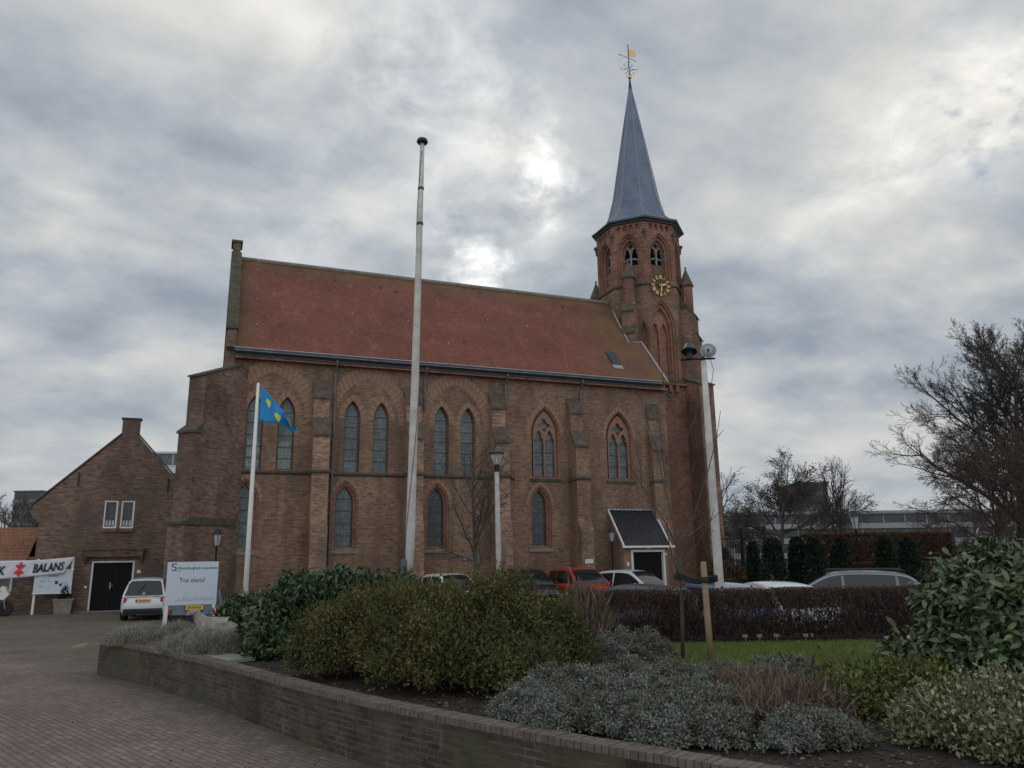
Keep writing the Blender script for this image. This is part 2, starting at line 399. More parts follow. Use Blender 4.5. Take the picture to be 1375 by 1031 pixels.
def pane_mat(name, c1, c2):
    m, k, b = mat(name); uv, P, sp = wall_coords(k)
    t = k.new('ShaderNodeTexBrick'); t.offset = 0; k.l.new(uv, t.inputs['Vector']); t.inputs['Scale'].default_value = 1
    t.inputs['Brick Width'].default_value = .14; t.inputs['Row Height'].default_value = .17; t.inputs['Mortar Size'].default_value = .009
    t.inputs['Color1'].default_value = c1 + (1,); t.inputs['Color2'].default_value = c2 + (1,); t.inputs['Mortar'].default_value = tuple(x*.72 for x in c2) + (1,)
    n = k.noise(k.mapping(P, scale=(1, 1, .5)), 1.7, 4, .6)
    k.put(b.inputs['Base Color'], k.mix(1, t.outputs['Color'], k.ramp(n, [(.3, .55), (.7, 1.5)]), 'MULTIPLY')); k.put(b.inputs['Roughness'], k.ramp(n, [(.3, .12), (.7, .32)]))
    bp = k.new('ShaderNodeBump'); bp.inputs['Strength'].default_value = .35; bp.inputs['Distance'].default_value = .03
    k.put(bp.inputs['Height'], k.math('ADD', k.math('MULTIPLY', t.outputs['Fac'], .3), k.noise(P, 5, 3))); k.l.new(bp.outputs[0], b.inputs['Normal'])
    return m
M['pane'] = pane_mat('leaded_glass', (.115, .145, .150), (.060, .082, .088))
M['panedark'] = pane_mat('dark_glass', (.055, .066, .07), (.022, .028, .03))
M['carglass'] = glass('car_glass', (.012, .017, .020), .05, .5, .1)
def leaded(name):
    m, k, b = mat(name); uv, P, sp = wall_coords(k)
    t = k.new('ShaderNodeTexBrick'); t.offset = 0; k.l.new(uv, t.inputs['Vector']); t.inputs['Scale'].default_value = 1
    t.inputs['Brick Width'].default_value = .10; t.inputs['Row Height'].default_value = .10; t.inputs['Mortar Size'].default_value = .012
    t.inputs['Color1'].default_value = (.34, .36, .30, 1); t.inputs['Color2'].default_value = (.14, .19, .20, 1); t.inputs['Mortar'].default_value = (.05, .05, .05, 1)
    k.put(b.inputs['Base Color'], t.outputs['Color']); b.inputs['Roughness'].default_value = .3
    return m
M['leaded'] = leaded('pale_leaded_glass')  # pale and grey-green panes in a lead grid
def roof_tiles(name, c1, c2, moss=True):
    m, k, b = mat(name); tc = k.new('ShaderNodeTexCoord'); P = tc.outputs['Object']
    sp = k.new('ShaderNodeSeparateXYZ'); k.l.new(P, sp.inputs[0])
    c_ = k.new('ShaderNodeCombineXYZ'); k.l.new(sp.outputs[0], c_.inputs[0]); k.put(c_.inputs[1], k.math('MULTIPLY', sp.outputs[2], 1.3))
    uv = c_.outputs[0]
    t = k.new('ShaderNodeTexBrick'); k.l.new(uv, t.inputs['Vector']); t.inputs['Scale'].default_value = 1
    t.inputs['Brick Width'].default_value = .17; t.inputs['Row Height'].default_value = .19; t.inputs['Mortar Size'].default_value = .012; t.inputs['Mortar Smooth'].default_value = .6
    t.inputs['Color1'].default_value = c1 + (1,); t.inputs['Color2'].default_value = c2 + (1,); t.inputs['Mortar'].default_value = tuple(x*.4 for x in c2) + (1,)
    c = t.outputs['Color']
    n = k.noise(k.mapping(P, scale=(.8, 1, .5)), .6, 6, .62); c = k.mix(1, c, k.ramp(n, [(.3, .76), (.52, .98), (.72, 1.18)]), 'MULTIPLY')
    n = k.noise(k.mapping(P, scale=(1.5, 1, .14)), 1.3, 4, .6)                       # rain streaks down the slope
    c = k.mix(k.ramp(n, [(.58, 0.0), (.72, .32)]), c, (.40, .15, .085))
    n = k.noise(k.mapping(P, scale=(1.2, 1, .2)), 1.9, 4, .6)
    c = k.mix(k.ramp(n, [(.55, 0.0), (.70, .6)]), c, (.115, .062, .05))
    if moss:
        n = k.noise(P, .8, 6, .65)
        e1 = k.math('MULTIPLY', k.ramp(sp.outputs[2], [(0, 0.0), (1, 1.0)]), 0)      # placeholder, keeps the sum simple
        mr = k.new('ShaderNodeMapRange'); k.put(mr.inputs[0], sp.outputs[0]); mr.inputs[1].default_value = 12.5; mr.inputs[2].default_value = 16.6
        mz = k.new('ShaderNodeMapRange'); k.put(mz.inputs[0], sp.outputs[2]); mz.inputs[1].default_value = 16.0; mz.inputs[2].default_value = 17.4
        ml = k.new('ShaderNodeMapRange'); k.put(ml.inputs[0], sp.outputs[0]); ml.inputs[1].default_value = -2.6; ml.inputs[2].default_value = -3.9
        f = k.math('MAXIMUM', k.math('MAXIMUM', k.math('MULTIPLY', mr.outputs[0], .8), mz.outputs[0]), ml.outputs[0])
        f = k.math('MULTIPLY', f, k.ramp(n, [(.30, .25), (.6, 1.1)]), clamp=True)
        c = k.mix(k.math('MULTIPLY', f, .85), c, k.ramp(k.noise(P, .7, 4), [(.35, (.085, .07, .045)), (.65, (.17, .12, .045))]))
    k.put(b.inputs['Base Color'], c); b.inputs['Roughness'].default_value = .8; b.inputs['Specular IOR Level'].default_value = .3
    bp = k.new('ShaderNodeBump'); bp.inputs['Strength'].default_value = .7; bp.inputs['Distance'].default_value = .03
    sv_ = k.math('FRACT', k.math('DIVIDE', k.math('MULTIPLY', sp.outputs[2], 1.3), .19)); k.l.new(k.math('SUBTRACT', 1, sv_), bp.inputs['Height']); k.l.new(bp.outputs[0], b.inputs['Normal'])
    return m
M['tiles'] = roof_tiles('clay_roof_tiles', (.235, .080, .054), (.175, .062, .045))
M['otiles'] = roof_tiles('orange_roof_tiles', (.27, .125, .065), (.20, .09, .05), False)
def pantiles(name):
    m, k, b = mat(name); tc = k.new('ShaderNodeTexCoord'); sp = k.new('ShaderNodeSeparateXYZ'); k.l.new(tc.outputs['Object'], sp.inputs[0])
    n = k.noise(tc.outputs['Object'], 5, 4); k.put(b.inputs['Base Color'], k.ramp(n, [(.3, (.016, .019, .024)), (.7, (.034, .038, .045))]))
    b.inputs['Roughness'].default_value = .45
    wv = k.math('SINE', k.math('MULTIPLY', sp.outputs[0], 2*PI/.21)); st = k.math('FRACT', k.math('MULTIPLY', sp.outputs[2], 3.6))
    bp = k.new('ShaderNodeBump'); bp.inputs['Distance'].default_value = .05; k.put(bp.inputs['Height'], k.math('SUBTRACT', wv, k.math('MULTIPLY', st, 1.2))); k.l.new(bp.outputs[0], b.inputs['Normal'])
    return m
M['pantile'] = pantiles('black_pantiles')
def slate(name):
    m, k, b = mat(name); uv, P, sp = wall_coords(k)
    t = k.new('ShaderNodeTexBrick'); k.l.new(uv, t.inputs['Vector']); t.inputs['Scale'].default_value = 1
    t.inputs['Brick Width'].default_value = .16; t.inputs['Row Height'].default_value = .11; t.inputs['Mortar Size'].default_value = .008
    t.inputs['Color1'].default_value = (.135, .175, .25, 1); t.inputs['Color2'].default_value = (.115, .152, .222, 1); t.inputs['Mortar'].default_value = (.08, .10, .145, 1)
    c = k.mix(1, t.outputs['Color'], k.ramp(k.noise(P, .9, 5, .6), [(.3, .75), (.7, 1.25)]), 'MULTIPLY')
    k.put(b.inputs['Base Color'], c); b.inputs['Roughness'].default_value = .42; b.inputs['Specular IOR Level'].default_value = .5
    bp = k.new('ShaderNodeBump'); bp.inputs['Strength'].default_value = .3; bp.inputs['Distance'].default_value = .01; bp.invert = True
    k.l.new(t.outputs['Fac'], bp.inputs['Height']); k.l.new(bp.outputs[0], b.inputs['Normal'])
    return m
M['slate'] = slate('blue_slate')
def paving(name):
    m, k, b = mat(name); tc = k.new('ShaderNodeTexCoord'); P = tc.outputs['Object']
    uv = k.mapping(P, rot=(0, 0, R(43)))
    wob = k.noise(P, 1.3, 2)
    uv = k.vmath('ADD', uv, k.vmath('SCALE', k.vmath('SUBTRACT', k.new('ShaderNodeTexNoise').outputs['Color'], (.5, .5, .5)), None))
    t = k.new('ShaderNodeTexBrick'); k.l.new(uv, t.inputs['Vector']); t.inputs['Scale'].default_value = 1
    t.inputs['Brick Width'].default_value = .21; t.inputs['Row Height'].default_value = .085; t.inputs['Mortar Size'].default_value = .009; t.inputs['Mortar Smooth'].default_value = .4
    t.inputs['Color1'].default_value = (.24, .172, .147, 1); t.inputs['Color2'].default_value = (.165, .120, .104, 1); t.inputs['Mortar'].default_value = (.095, .082, .07, 1)
    c = k.mix(1, t.outputs['Color'], k.ramp(k.noise(P, .38, 7, .66), [(.3, .66), (.52, 1.0), (.7, 1.28)]), 'MULTIPLY')
    c = k.mix(1, c, k.ramp(k.noise(P, 7, 3, .7), [(.3, .8), (.7, 1.15)]), 'MULTIPLY')
    # green growth in the joints along the foot of the garden wall
    sp = k.new('ShaderNodeSeparateXYZ'); k.l.new(P, sp.inputs[0])
    dw = k.math('ADD', k.math('MULTIPLY', k.math('ADD', sp.outputs[0], 8.26), .733), k.math('MULTIPLY', k.math('SUBTRACT', sp.outputs[1], 15.78), .68))
    mr = k.new('ShaderNodeMapRange', clamp=True); k.put(mr.inputs[0], dw); mr.inputs[1].default_value = -.95; mr.inputs[2].default_value = -.05
    f = k.math('MULTIPLY', mr.outputs[0], k.ramp(k.noise(P, 2.6, 6, .7), [(.36, 0.0), (.6, 1.0)]))
    c = k.mix(k.math('MULTIPLY', f, .75), c, (.082, .085, .05))
    k.put(b.inputs['Base Color'], c); k.put(b.inputs['Roughness'], k.ramp(k.noise(P, .8, 4), [(.3, .6), (.7, .85)])); b.inputs['Specular IOR Level'].default_value = .35
    bp = k.new('ShaderNodeBump'); bp.inputs['Strength'].default_value = .8; bp.inputs['Distance'].default_value = .012
    k.put(bp.inputs['Height'], k.math('ADD', k.math('SUBTRACT', 1, t.outputs['Fac']), k.math('MULTIPLY', k.noise(P, 9, 3), .5))); k.l.new(bp.outputs[0], b.inputs['Normal'])
    return m
M['paving'] = paving('brick_paving')
M['soil'] = plain('dark_soil', (.030, .022, .016), .95, var=.5, scale=9, bump=1.0)
def lawnm():
    m, k, b = mat('lawn_turf'); tc = k.new('ShaderNodeTexCoord'); P = tc.outputs['Object']
    k.put(b.inputs['Base Color'], k.ramp(k.noise(P, 3, 6, .7), [(.3, (.085, .115, .03)), (.7, (.16, .19, .05))])); b.inputs['Roughness'].default_value = .9
    return m
M['lawn'] = lawnm()
M['grassb'] = foliage('grass_blade', [(0, (.09, .155, .03)), (.6, (.15, .225, .045)), (1, (.23, .27, .08))], .6, .3, .4, ((.16, .16, .06), .9, .6))
M['bigleaf'] = foliage('rhododendron_leaf', [(0, (.03, .054, .024)), (.45, (.068, .105, .045)), (.75, (.12, .16, .072)), (.93, (.17, .185, .09)), (1, (.24, .22, .07))], .36, .12, .5)
M['laurel'] = foliage('laurel_leaf', [(0, (.022, .045, .018)), (.6, (.045, .080, .030)), (1, (.10, .135, .065))], .36, .12, .5)
M['hyper'] = foliage('olive_shrub_leaf', [(0, (.055, .062, .020)), (.5, (.105, .108, .034)), (.85, (.17, .150, .048)), (.97, (.25, .17, .065)), (1, (.30, .16, .09))], .6, .3, .3, ((.060, .078, .028), 1.1, .55))
M['santo'] = foliage('silver_sprig', [(0, (.115, .128, .105)), (.6, (.20, .218, .185)), (1, (.33, .345, .295))], .85, .2, .15, ((.135, .118, .085), 2.4, .7))
M['lav'] = foliage('grey_green_sprig', [(0, (.21, .20, .165)), (.6, (.33, .315, .26)), (1, (.46, .44, .37))], .85, .2, .15, ((.18, .155, .11), 1.8, .4))
M['litter'] = foliage('litter_leaf', [(0, (.03, .02, .014)), (.5, (.075, .05, .034)), (.85, (.13, .095, .065)), (1, (.20, .16, .10))], .85, .1, .2)
M['dry'] = foliage('dry_stem', [(0, (.10, .075, .06)), (.6, (.18, .13, .10)), (1, (.27, .21, .16))], .85, .15, .2)
M['spirea'] = foliage('yellow_green_leaf', [(0, (.05, .068, .022)), (.5, (.10, .125, .035)), (.9, (.165, .18, .05)), (1, (.32, .26, .05))], .55, .25, .3)
M['varieg'] = foliage('variegated_leaf', [(0, (.055, .075, .036)), (.4, (.13, .15, .075)), (.75, (.26, .255, .14)), (1, (.46, .42, .26))], .5, .2, .35)
M['hedge'] = foliage('hedge_twig', [(0, (.030, .019, .017)), (.6, (.062, .040, .035)), (1, (.11, .075, .06))], .85, .05, .2)
M['hedgeleaf'] = foliage('dead_brown_leaf', [(0, (.05, .026, .02)), (1, (.11, .06, .042))], .8, .15, .2)
M['beech'] = foliage('orange_beech_leaf', [(0, (.055, .032, .02)), (.6, (.10, .054, .033)), (1, (.16, .085, .048))], .7, .25, .2)
M['yew'] = foliage('yew_needle', [(0, (.008, .016, .009)), (1, (.026, .044, .024))], .6, .1, .3)
M['browncrown'] = foliage('brown_crown_leaf', [(0, (.055, .045, .032)), (1, (.11, .085, .055))], .8, .2, .2)
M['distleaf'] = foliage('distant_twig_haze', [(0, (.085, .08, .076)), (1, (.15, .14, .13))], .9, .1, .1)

# ------------------------------------------------------------------ ground
def sheet(name, poly, z, m, n=0):
    mb = MB(); mb.add([(x, y, z) for x, y in poly], [tuple(range(len(poly)))]); return tag(mb.build(name, m), kind='structure')
sheet('ground', [(-900, -60), (900, -60), (900, 1500), (-900, 1500)], -.004, plain('far_ground', (.11, .10, .09), .9, var=.25, scale=.05))
sheet('pavement', [(-60, -20), (40, -20), (40, 48), (-60, 48)], 0.0, M['paving'])
BED = .60
FRONT = [(-8.20, 15.72), (-6.95, 14.63), (-5.72, 13.42), (-4.45, 12.05), (-3.35, 10.75), (-2.5, 9.75), (-1.72, 8.92), (-.68, 7.92), (.38, 6.96), (1.23, 6.27), (1.95, 5.68), (3.2, 4.75), (5.2, 3.6), (9, 2.2)]
BACK = [(13, 2.2), (13, 16.4), (0, 17.3), (-8.4, 19.3)]
def inset(poly, d):
    out = []; n = len(poly)
    for i, p in enumerate(poly):
        a = Vector(poly[max(i-1, 0)]); b = Vector(poly[min(i+1, n-1)]); t = (b-a).normalized(); out.append((p[0]-t.y*d, p[1]+t.x*d))
    return out
inner = inset(FRONT, .21)
# bed soil with a bumpy surface
def in_poly(x, y, P):
    c = False; j = len(P)-1
    for i in range(len(P)):
        if (P[i][1] > y) != (P[j][1] > y) and x < (P[j][0]-P[i][0])*(y-P[i][1])/(P[j][1]-P[i][1]) + P[i][0]: c = not c
        j = i
    return c
sheet('planting_bed', inner + BACK, BED-.03, M['soil'])
LAWN = [(1.1, 14.1), (1.6, 12.2), (2.3, 11.0), (3.6, 10.2), (5.4, 10.0), (8, 10.2), (11.5, 10.5), (11.5, 14.1)]
sheet('lawn', LAWN, BED, M['lawn'])
# grass blades
def blades(n, poly, z, h, m, name):
    xs = []; 
    b = np.array(poly); lo, hi = b.min(0), b.max(0)
    while len(xs) < n:
        x, y = rnd.uniform(lo[0], hi[0]), rnd.uniform(lo[1], hi[1])
        if in_poly(x, y, poly): xs.append((x, y))
    P = np.array(xs); a = rng.uniform(0, 2*PI, n); hh = h*rng.uniform(.5, 1.3, n); ln = rng.normal(0, .35, (n, 2))*hh[:, None]; wd = .006
    V = np.zeros((n, 3, 3)); c, s_ = np.cos(a)*wd, np.sin(a)*wd
    V[:, 0] = np.stack([P[:, 0]-c, P[:, 1]-s_, np.full(n, z)], 1); V[:, 1] = np.stack([P[:, 0]+c, P[:, 1]+s_, np.full(n, z)], 1)
    V[:, 2] = np.stack([P[:, 0]+ln[:, 0], P[:, 1]+ln[:, 1], z+hh], 1)
    return np_mesh(name, V.reshape(-1, 3), np.arange(3*n).reshape(n, 3), m)
tag(blades(60000, LAWN, BED, .055, M['grassb'], 'lawn_grass'), 'short green grass of the lawn in front of the hedge', 'grass', kind='stuff')
# garden wall
def build_garden_wall():
    t = thing('garden_wall', 'low dark brick retaining wall around the raised planting bed', 'wall', (FRONT[0][0], FRONT[0][1], 0))
    ox, oy = FRONT[0]
    line = FRONT; back = inner
    mb = MB(); n = len(line)
    ret = (-8.62, 19.3)
    pts = [ret] + line; bk = [(-8.42, 19.3)] + back
    for i in range(len(pts)-1):
        a, b_ = pts[i], pts[i+1]; c, d = bk[i+1], bk[i]
        mb.add([(p[0]-ox, p[1]-oy, z) for z in (0, .572) for p in (a, b_, c, d)], [(0, 1, 5, 4), (2, 3, 7, 6), (4, 5, 6, 7)])
    mb.build('brickwork', M['garden'], t)
    # coping of bricks on edge, each slightly different
    cb = MB(); rr = random.Random(3)
    def coping(p0, p1, w0):
        L = math.hypot(p1[0]-p0[0], p1[1]-p0[1]); m_ = max(1, int(L/.066)); tx, ty = (p1[0]-p0[0])/L, (p1[1]-p0[1])/L; nx, ny = -ty, tx
        for i in range(m_):
            s0 = i*L/m_+.004; s1 = (i+1)*L/m_-.004; o_ = -.02+rr.uniform(-.004, .004); z1 = .64+rr.uniform(-.004, .004); mi = rr.choice((0, 0, 0, 1, 1, 2))
            q = [(p0[0]+tx*s+nx*o-ox, p0[1]+ty*s+ny*o-oy) for s, o in ((s0, o_), (s1, o_), (s1, .205), (s0, .205))]
            cb.add([(x, y, z) for z in (.5725, z1) for x, y in q], [(0, 1, 5, 4), (1, 2, 6, 5), (2, 3, 7, 6), (3, 0, 4, 7), (4, 5, 6, 7)], mi)
        q = [(p0[0]+tx*s+nx*o-ox, p0[1]+ty*s+ny*o-oy) for s, o in ((0, -.008), (L, -.008), (L, .195), (0, .195))]
        cb.add([(x, y, .626) for x, y in q], [(0, 1, 2, 3)], 3)
    for i in range(len(pts)-1): coping(pts[i], pts[i+1], .2)
    cb.build('coping', [plain('coping_brick_a', (.128, .104, .085), .9, var=.4, scale=12), plain('coping_brick_b', (.125, .10, .082), .9, var=.4, scale=12), plain('coping_brick_c', (.145, .122, .098), .9, var=.4, scale=12), plain('coping_mortar', (.065, .06, .052), .95, var=.3, scale=20)], t)
build_garden_wall()

# ------------------------------------------------------------------ church
PHI = .3781
CH = thing('church', 'large brown brick church with red tiled roof and slate spire', 'church', (-8.5989, 33.4318, 0), PHI)
CU, SU = math.cos(PHI), math.sin(PHI)
def cw(u, v, z): return Vector((-8.5989 + u*CU - v*SU, 33.4318 + u*SU + v*CU, z))
def arch(c, sill, spring, apex, w, n=9):
    h = apex - spring; Rr = (w*w + h*h)/(2*w); cx = w - Rr; am = math.asin(min(1, h/Rr)) if Rr >= h else PI/2
    if cx > 0: am = PI - math.asin(h/Rr)
    pts = [(c-w, sill), (c+w, sill)]
    for i in range(n+1):
        a = am*i/n; pts.append((c + cx + Rr*math.cos(a), spring + Rr*math.sin(a)))
    for i in range(n-1, -1, -1):
        a = am*i/n; pts.append((c - cx - Rr*math.cos(a), spring + Rr*math.sin(a)))
    return pts
def light(c, sill, spring, w):
    """cusped lancet light"""
    p = [(c-w, sill), (c+w, sill), (c+w, spring)]
    r = [(w*1.0, .10), (w*.86, .22), (w*.58, .26), (w*.66, .36), (w*.52, .48), (w*.25, .58)]
    p += [(c+x, spring+z) for x, z in r] + [(c, spring+.68)] + [(c-x, spring+z) for x, z in r[::-1]] + [(c-w, spring)]
    return p
def quad(c, z, a, n=24, lobes=4, amp=.28, ph=0):
    return [(c + a*(1+amp*math.cos(lobes*(2*PI*i/n)+ph))*math.cos(2*PI*i/n), z + a*(1+amp*math.cos(lobes*(2*PI*i/n)+ph))*math.sin(2*PI*i/n)) for i in range(n)]
def church_window(parent, fr, c, sill, spring, apex, w, orders, pane, bars, trac=None, sill_m='stone', surround='jamb', low=None, back='pane', sillw=.08, silld=.06):
    """orders: list of (inset, depth); returns the hole outline in the wall"""
    outs = [arch(c, sill, spring, apex, w)]; ds = [0.0]
    for i, d in orders: outs.append(arch(c, sill + min(i, .10), spring, apex - i*1.25, w - i)); ds.append(d)
    o = thing('window', None, None); o.parent = parent
    mb = MB()
    for a in range(len(outs)-1): mb.strip(fr, outs[a], ds[a], outs[a+1], ds[a+1])
    mb.build('surround', M[surround], o)
    D = ds[-1]; L = outs[-1]
    if trac:
        mb = MB(); mb.panel(fr, L, trac, D-.15)
        for h in trac: mb.strip(fr, h, D-.15, h, D)
        mb.build('tracery', M['terra'], o)
    mb = MB(); mb.add([fr(h, z, D) for h, z in L], [tuple(range(len(L)))]); mb.build('pane', M[back], o)
    wi = w - orders[-1][0]; s0 = sill + min(orders[-1][0], .1)
    if low:
        mb = MB(); mb.add([fr(h, z, D-.006) for h, z in ((c-wi+.05, s0+.1), (c+wi-.05, s0+.1), (c+wi-.05, low), (c+wi*.5, low+.22), (c-wi*.5, low+.22), (c-wi+.05, low))], [tuple(range(6))]); mb.build('leaded_light', M['leaded'], o)
    mb = MB()
    for i in range(1, bars+1):
        z = s0 + (spring + (apex-spring)*.35 - s0)*i/(bars+.3)
        mb.prism([(c-wi, z-.018), (c+wi, z-.018), (c+wi, z+.018), (c-wi, z+.018)], fr, D-.03, D-.008)
    fw = .04
    Li = [(c+(h-c)*(1-fw/wi), z+(.0 if z > s0+.01 else fw) - (fw if z > spring else 0)) for h, z in L]
    mb.strip(fr, L, D-.022, Li, D-.022)
    mb.build('saddle_bar', M['zincd'], o)
    mb = MB()
    prof = [(-silld, sill-.16), (-silld, sill-.05), (D-.002, sill+min(orders[-1][0], .1)+.03), (D-.002, sill-.16)]
    mb.add([fr(h, z, d) for h in (c-w-sillw, c+w+sillw) for d, z in prof], [(0, 1, 2, 3), (7, 6, 5, 4), (0, 4, 5, 1), (1, 5, 6, 2), (3, 2, 6, 7), (0, 3, 7, 4)])
    mb.build('sill', M[sill_m], o)
    return outs[0]
def arch_ring(mb, fr, c, spring, apex, w, t, d=-.004, rad=.075, full=True):
    """separate voussoirs round an arch"""
    a0 = arch(c, spring-.001, spring, apex, w, 40)[2:]; a1 = arch(c, spring-.001, spring, apex+t*1.15, w+t, 40)[2:]
    acc = 0; n = len(a0)
    L = sum(math.dist(a0[i], a0[i+1]) for i in range(n-1)); m_ = max(8, int(L/rad))
    def pos(A, s):
        f = s*(n-1); i = min(int(f), n-2); f -= i
        return (A[i][0]+(A[i+1][0]-A[i][0])*f, A[i][1]+(A[i+1][1]-A[i][1])*f)
    for i in range(m_):
        s0, s1 = (i+.09)/m_, (i+.91)/m_
        q = [pos(a0, s0), pos(a0, s1), pos(a1, s1), pos(a1, s0)]
        mb.add([fr(h, z, d) for h, z in q] + [fr(h, z, 0) for h, z in q], [(0, 1, 2, 3), (0, 4, 5, 1), (2, 6, 7, 3), (0, 3, 7, 4), (1, 5, 6, 2)], i % 3)
UL, UR, EV = -3.74, 18.12, 11.0
RIDGE_V, RIDGE_Z = 5.0, 17.25
def build_nave():
    holes = []
    rings = MB(); lows = MB()
    for i in (0, 1, 2):
        cc = (i-.5)*4.2
        for s in (-1, 1):
            holes.append(church_window(CH, XZ, cc+s*.662, 5.9, 8.35, 9.17, .36, [(.0, .10), (.03, .26)], None, 5, low=(7.0 if i == 0 else None), sill_m='zinc', sillw=.02, silld=.02))
            arch_ring(rings, XZ, cc+s*.662, 8.35, 9.17, .37, .24)
        arch_ring(rings, XZ, cc, 8.15, 10.25, 1.48, .30)
        arch_ring(rings, XZ, cc, 8.15, 10.62, 1.80, .24, -.003)
    for j, u in enumerate((-2.98, 1.23, 5.43, 10.65)):
        holes.append(church_window(CH, XZ, u, 2.50, 4.55, 5.52, .575, [(0, .06), (.09, .06), (.10, .16), (.19, .17), (.20, .34)], None, 4, sill_m='stone', surround='jamb', back='panedark' if j > 1 else 'pane'))
        arch_ring(rings, XZ, u, 4.55, 5.52, .585, .16)
    for u in (11.0, 15.2):
        tr = [light(u-.295, 5.98, 7.62, .255), light(u+.295, 5.98, 7.62, .255), quad(u, 8.52, .265, ph=PI*0)]
        holes.append(church_window(CH, XZ, u, 5.86, 8.05, 9.46, .79, [(0, .05), (.07, .06), (.08, .16), (.17, .30)], None, 4, trac=tr, sill_m='mossy'))
        arch_ring(rings, XZ, u, 8.05, 9.46, .80, .2)
    mb = MB()
    mb.panel(XZ, [(UL, 0), (UR, 0), (UR, EV), (UL, EV)], holes)
    YZ = lambda y, z, x: (x, y, z)
    mb.add([(UR, 0.0, 0), (UR, 10, 0), (UR, 10, EV), (UR, 5, RIDGE_Z-.2), (UR, 0.0, EV)], [(0, 1, 2, 3, 4)])
    mb.add([(UL, 10, 0), (UR, 10, 0), (UR, 10, EV), (UL, 10, EV)], [(0, 1, 2, 3)])
    mb.build('nave_wall', M['nave'], CH)
    rings.build('voussoir', [M['vouss'], plain('voussoir_dark', (.25, .147, .10), .9, var=.35, scale=20), plain('voussoir_pale', (.345, .208, .142), .9, var=.35, scale=20)], CH)
    # west gable with raised parapet
    g = [(-.12, 0), (-.12, 11.05), (-.35, 11.15), (-.35, 11.95), (.05, 12.05), (4.55, 17.3), (4.55, 17.95), (5.45, 17.95), (5.45, 17.3), (9.95, 12.05), (10.35, 11.95), (10.35, 11.15), (10.12, 11.05), (10.12, 0)]
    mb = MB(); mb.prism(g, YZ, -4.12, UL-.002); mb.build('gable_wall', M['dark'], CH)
    mb = MB()
    for a, b_ in (((-.0, 12.0), (4.5, 17.27)), ((5.5, 17.27), (10.0, 12.0))):
        mb.add([(x, a[0] if e == 0 else b_[0], (a[1] if e == 0 else b_[1]) + dz) for e in (0, 1) for x in (-4.17, UL+.06) for dz in (.05, .17)], [(0, 1, 3, 2), (4, 6, 7, 5), (0, 4, 5, 1), (2, 3, 7, 6), (1, 5, 7, 3), (0, 2, 6, 4)])
    mb.box(-4.2, UL+.08, 4.48, 5.52, 17.952, 18.08); mb.box(-4.2, UL+.06, -.42, .06, 11.96, 12.10)
    mb.build('gable_coping', M['mossy'], CH)
    # roof
    mb = MB(); k_ = (RIDGE_Z-11.08)/(RIDGE_V+.42)
    sl = [(-.42, 11.08), (.1, 11.62), (RIDGE_V, RIDGE_Z)]
    for sgn in (0, 1):
        pts = [(y if sgn == 0 else 10-y, z) for y, z in sl]
        nu = 30
        vs = []; fs = []
        for i in range(nu+1):
            u = UL+.01 + (UR-.05-UL)*i/nu
            for j in range(13):
                y = pts[0][0] + (pts[2][0]-pts[0][0])*j/12; z = pts[0][1] + (pts[2][1]-pts[0][1])*j/12
                if 0 < i < nu and j > 0: z += rnd.uniform(-.018, .018)
                elif j == 12: z -= .03*math.sin(i*.5)
                vs.append((u, y, z))
        for i in range(nu):
            for j in range(12): fs.append((i*13+j, (i+1)*13+j, (i+1)*13+j+1, i*13+j+1))
        mb.add(vs, fs)
    mb.build('roof', M['tiles'], CH)
    mb = MB(); mb.tube([(UL+.02, RIDGE_V, RIDGE_Z+.03), (UR, RIDGE_V, RIDGE_Z+.03)], .13, 8); mb.build('ridge_tiles', M['stone'], CH)
    # gutter
    mb = MB()
    pr = [(-.60, 11.08), (-.58, 11.10), (-.57, 11.0), (-.50, 10.92), (-.43, 10.94), (-.42, 11.06), (-.40, 11.06), (-.40, 10.90), (-.50, 10.88), (-.59, 10.97)]
    mb.prism(pr, YZ, UL-.05, UR-.45)
    mb.box(UL, UR-.45, -.42, -.34, 10.80, 10.885, 1)
    mb.box(UL, UR-.02, -.34, -.002, 10.70, 10.80, 2)
    gz = mb.build('gutter', [M['zincd'], M['zincd'], M['jamb']], CH, split=False)
    mb = MB(); mb.tube([(UL-.05, -.585, 10.975), (UR-.45, -.585, 10.975)], .018, 5); mb.build('gutter_lip', M['zinc'], gz)
    mb = MB()
    for i in range(20): mb.box(UL+.4+i*1.08, UL+.44+i*1.08, -.605, -.40, 11.081, 11.10)
    mb.box(UL-.05, UR-.45, -.612, -.58, 11.082, 11.115); mb.build('gutter_bracket', M['zinc'], gz)
    for u, z0 in ((.60, .3), (4.78, 8.9), (8.86, 9.75), (12.98, 9.6)):
        mb = MB(); mb.tube([(u, -.46, 10.9), (u, -.44, 10.75), (u, -.14, 10.45), (u, -.12, 10.3), (u, -.12, z0)], .055, 8)
        for z in np.arange(10.2, z0, -1.3): mb.tube([(u, -.12, z-.04), (u, -.12, z+.04)], .072, 8)
        mb.build('downpipe', M['pipe'], CH)
    # roof light and vent tiles
    mb = MB(); y0, y1 = .45, 1.15
    zz = lambda y: 11.08 + (y+.42)*k_
    mb.add([(u, y, zz(y)+dz) for dz in (.0, .13) for y in (y0, y1) for u in (15.25, 15.78)], [(0, 1, 5, 4), (1, 3, 7, 5), (3, 2, 6, 7), (2, 0, 4, 6), (4, 5, 7, 6)])
    r_ = mb.build('roof_light', M['zincd'], CH)
    mb = MB(); mb.add([(u, y, zz(y)+.02) for y in (y0-.22, y0) for u in (15.22, 15.82)], [(0, 1, 3, 2)]); mb.build('apron', M['zinc'], r_)
    vt = None
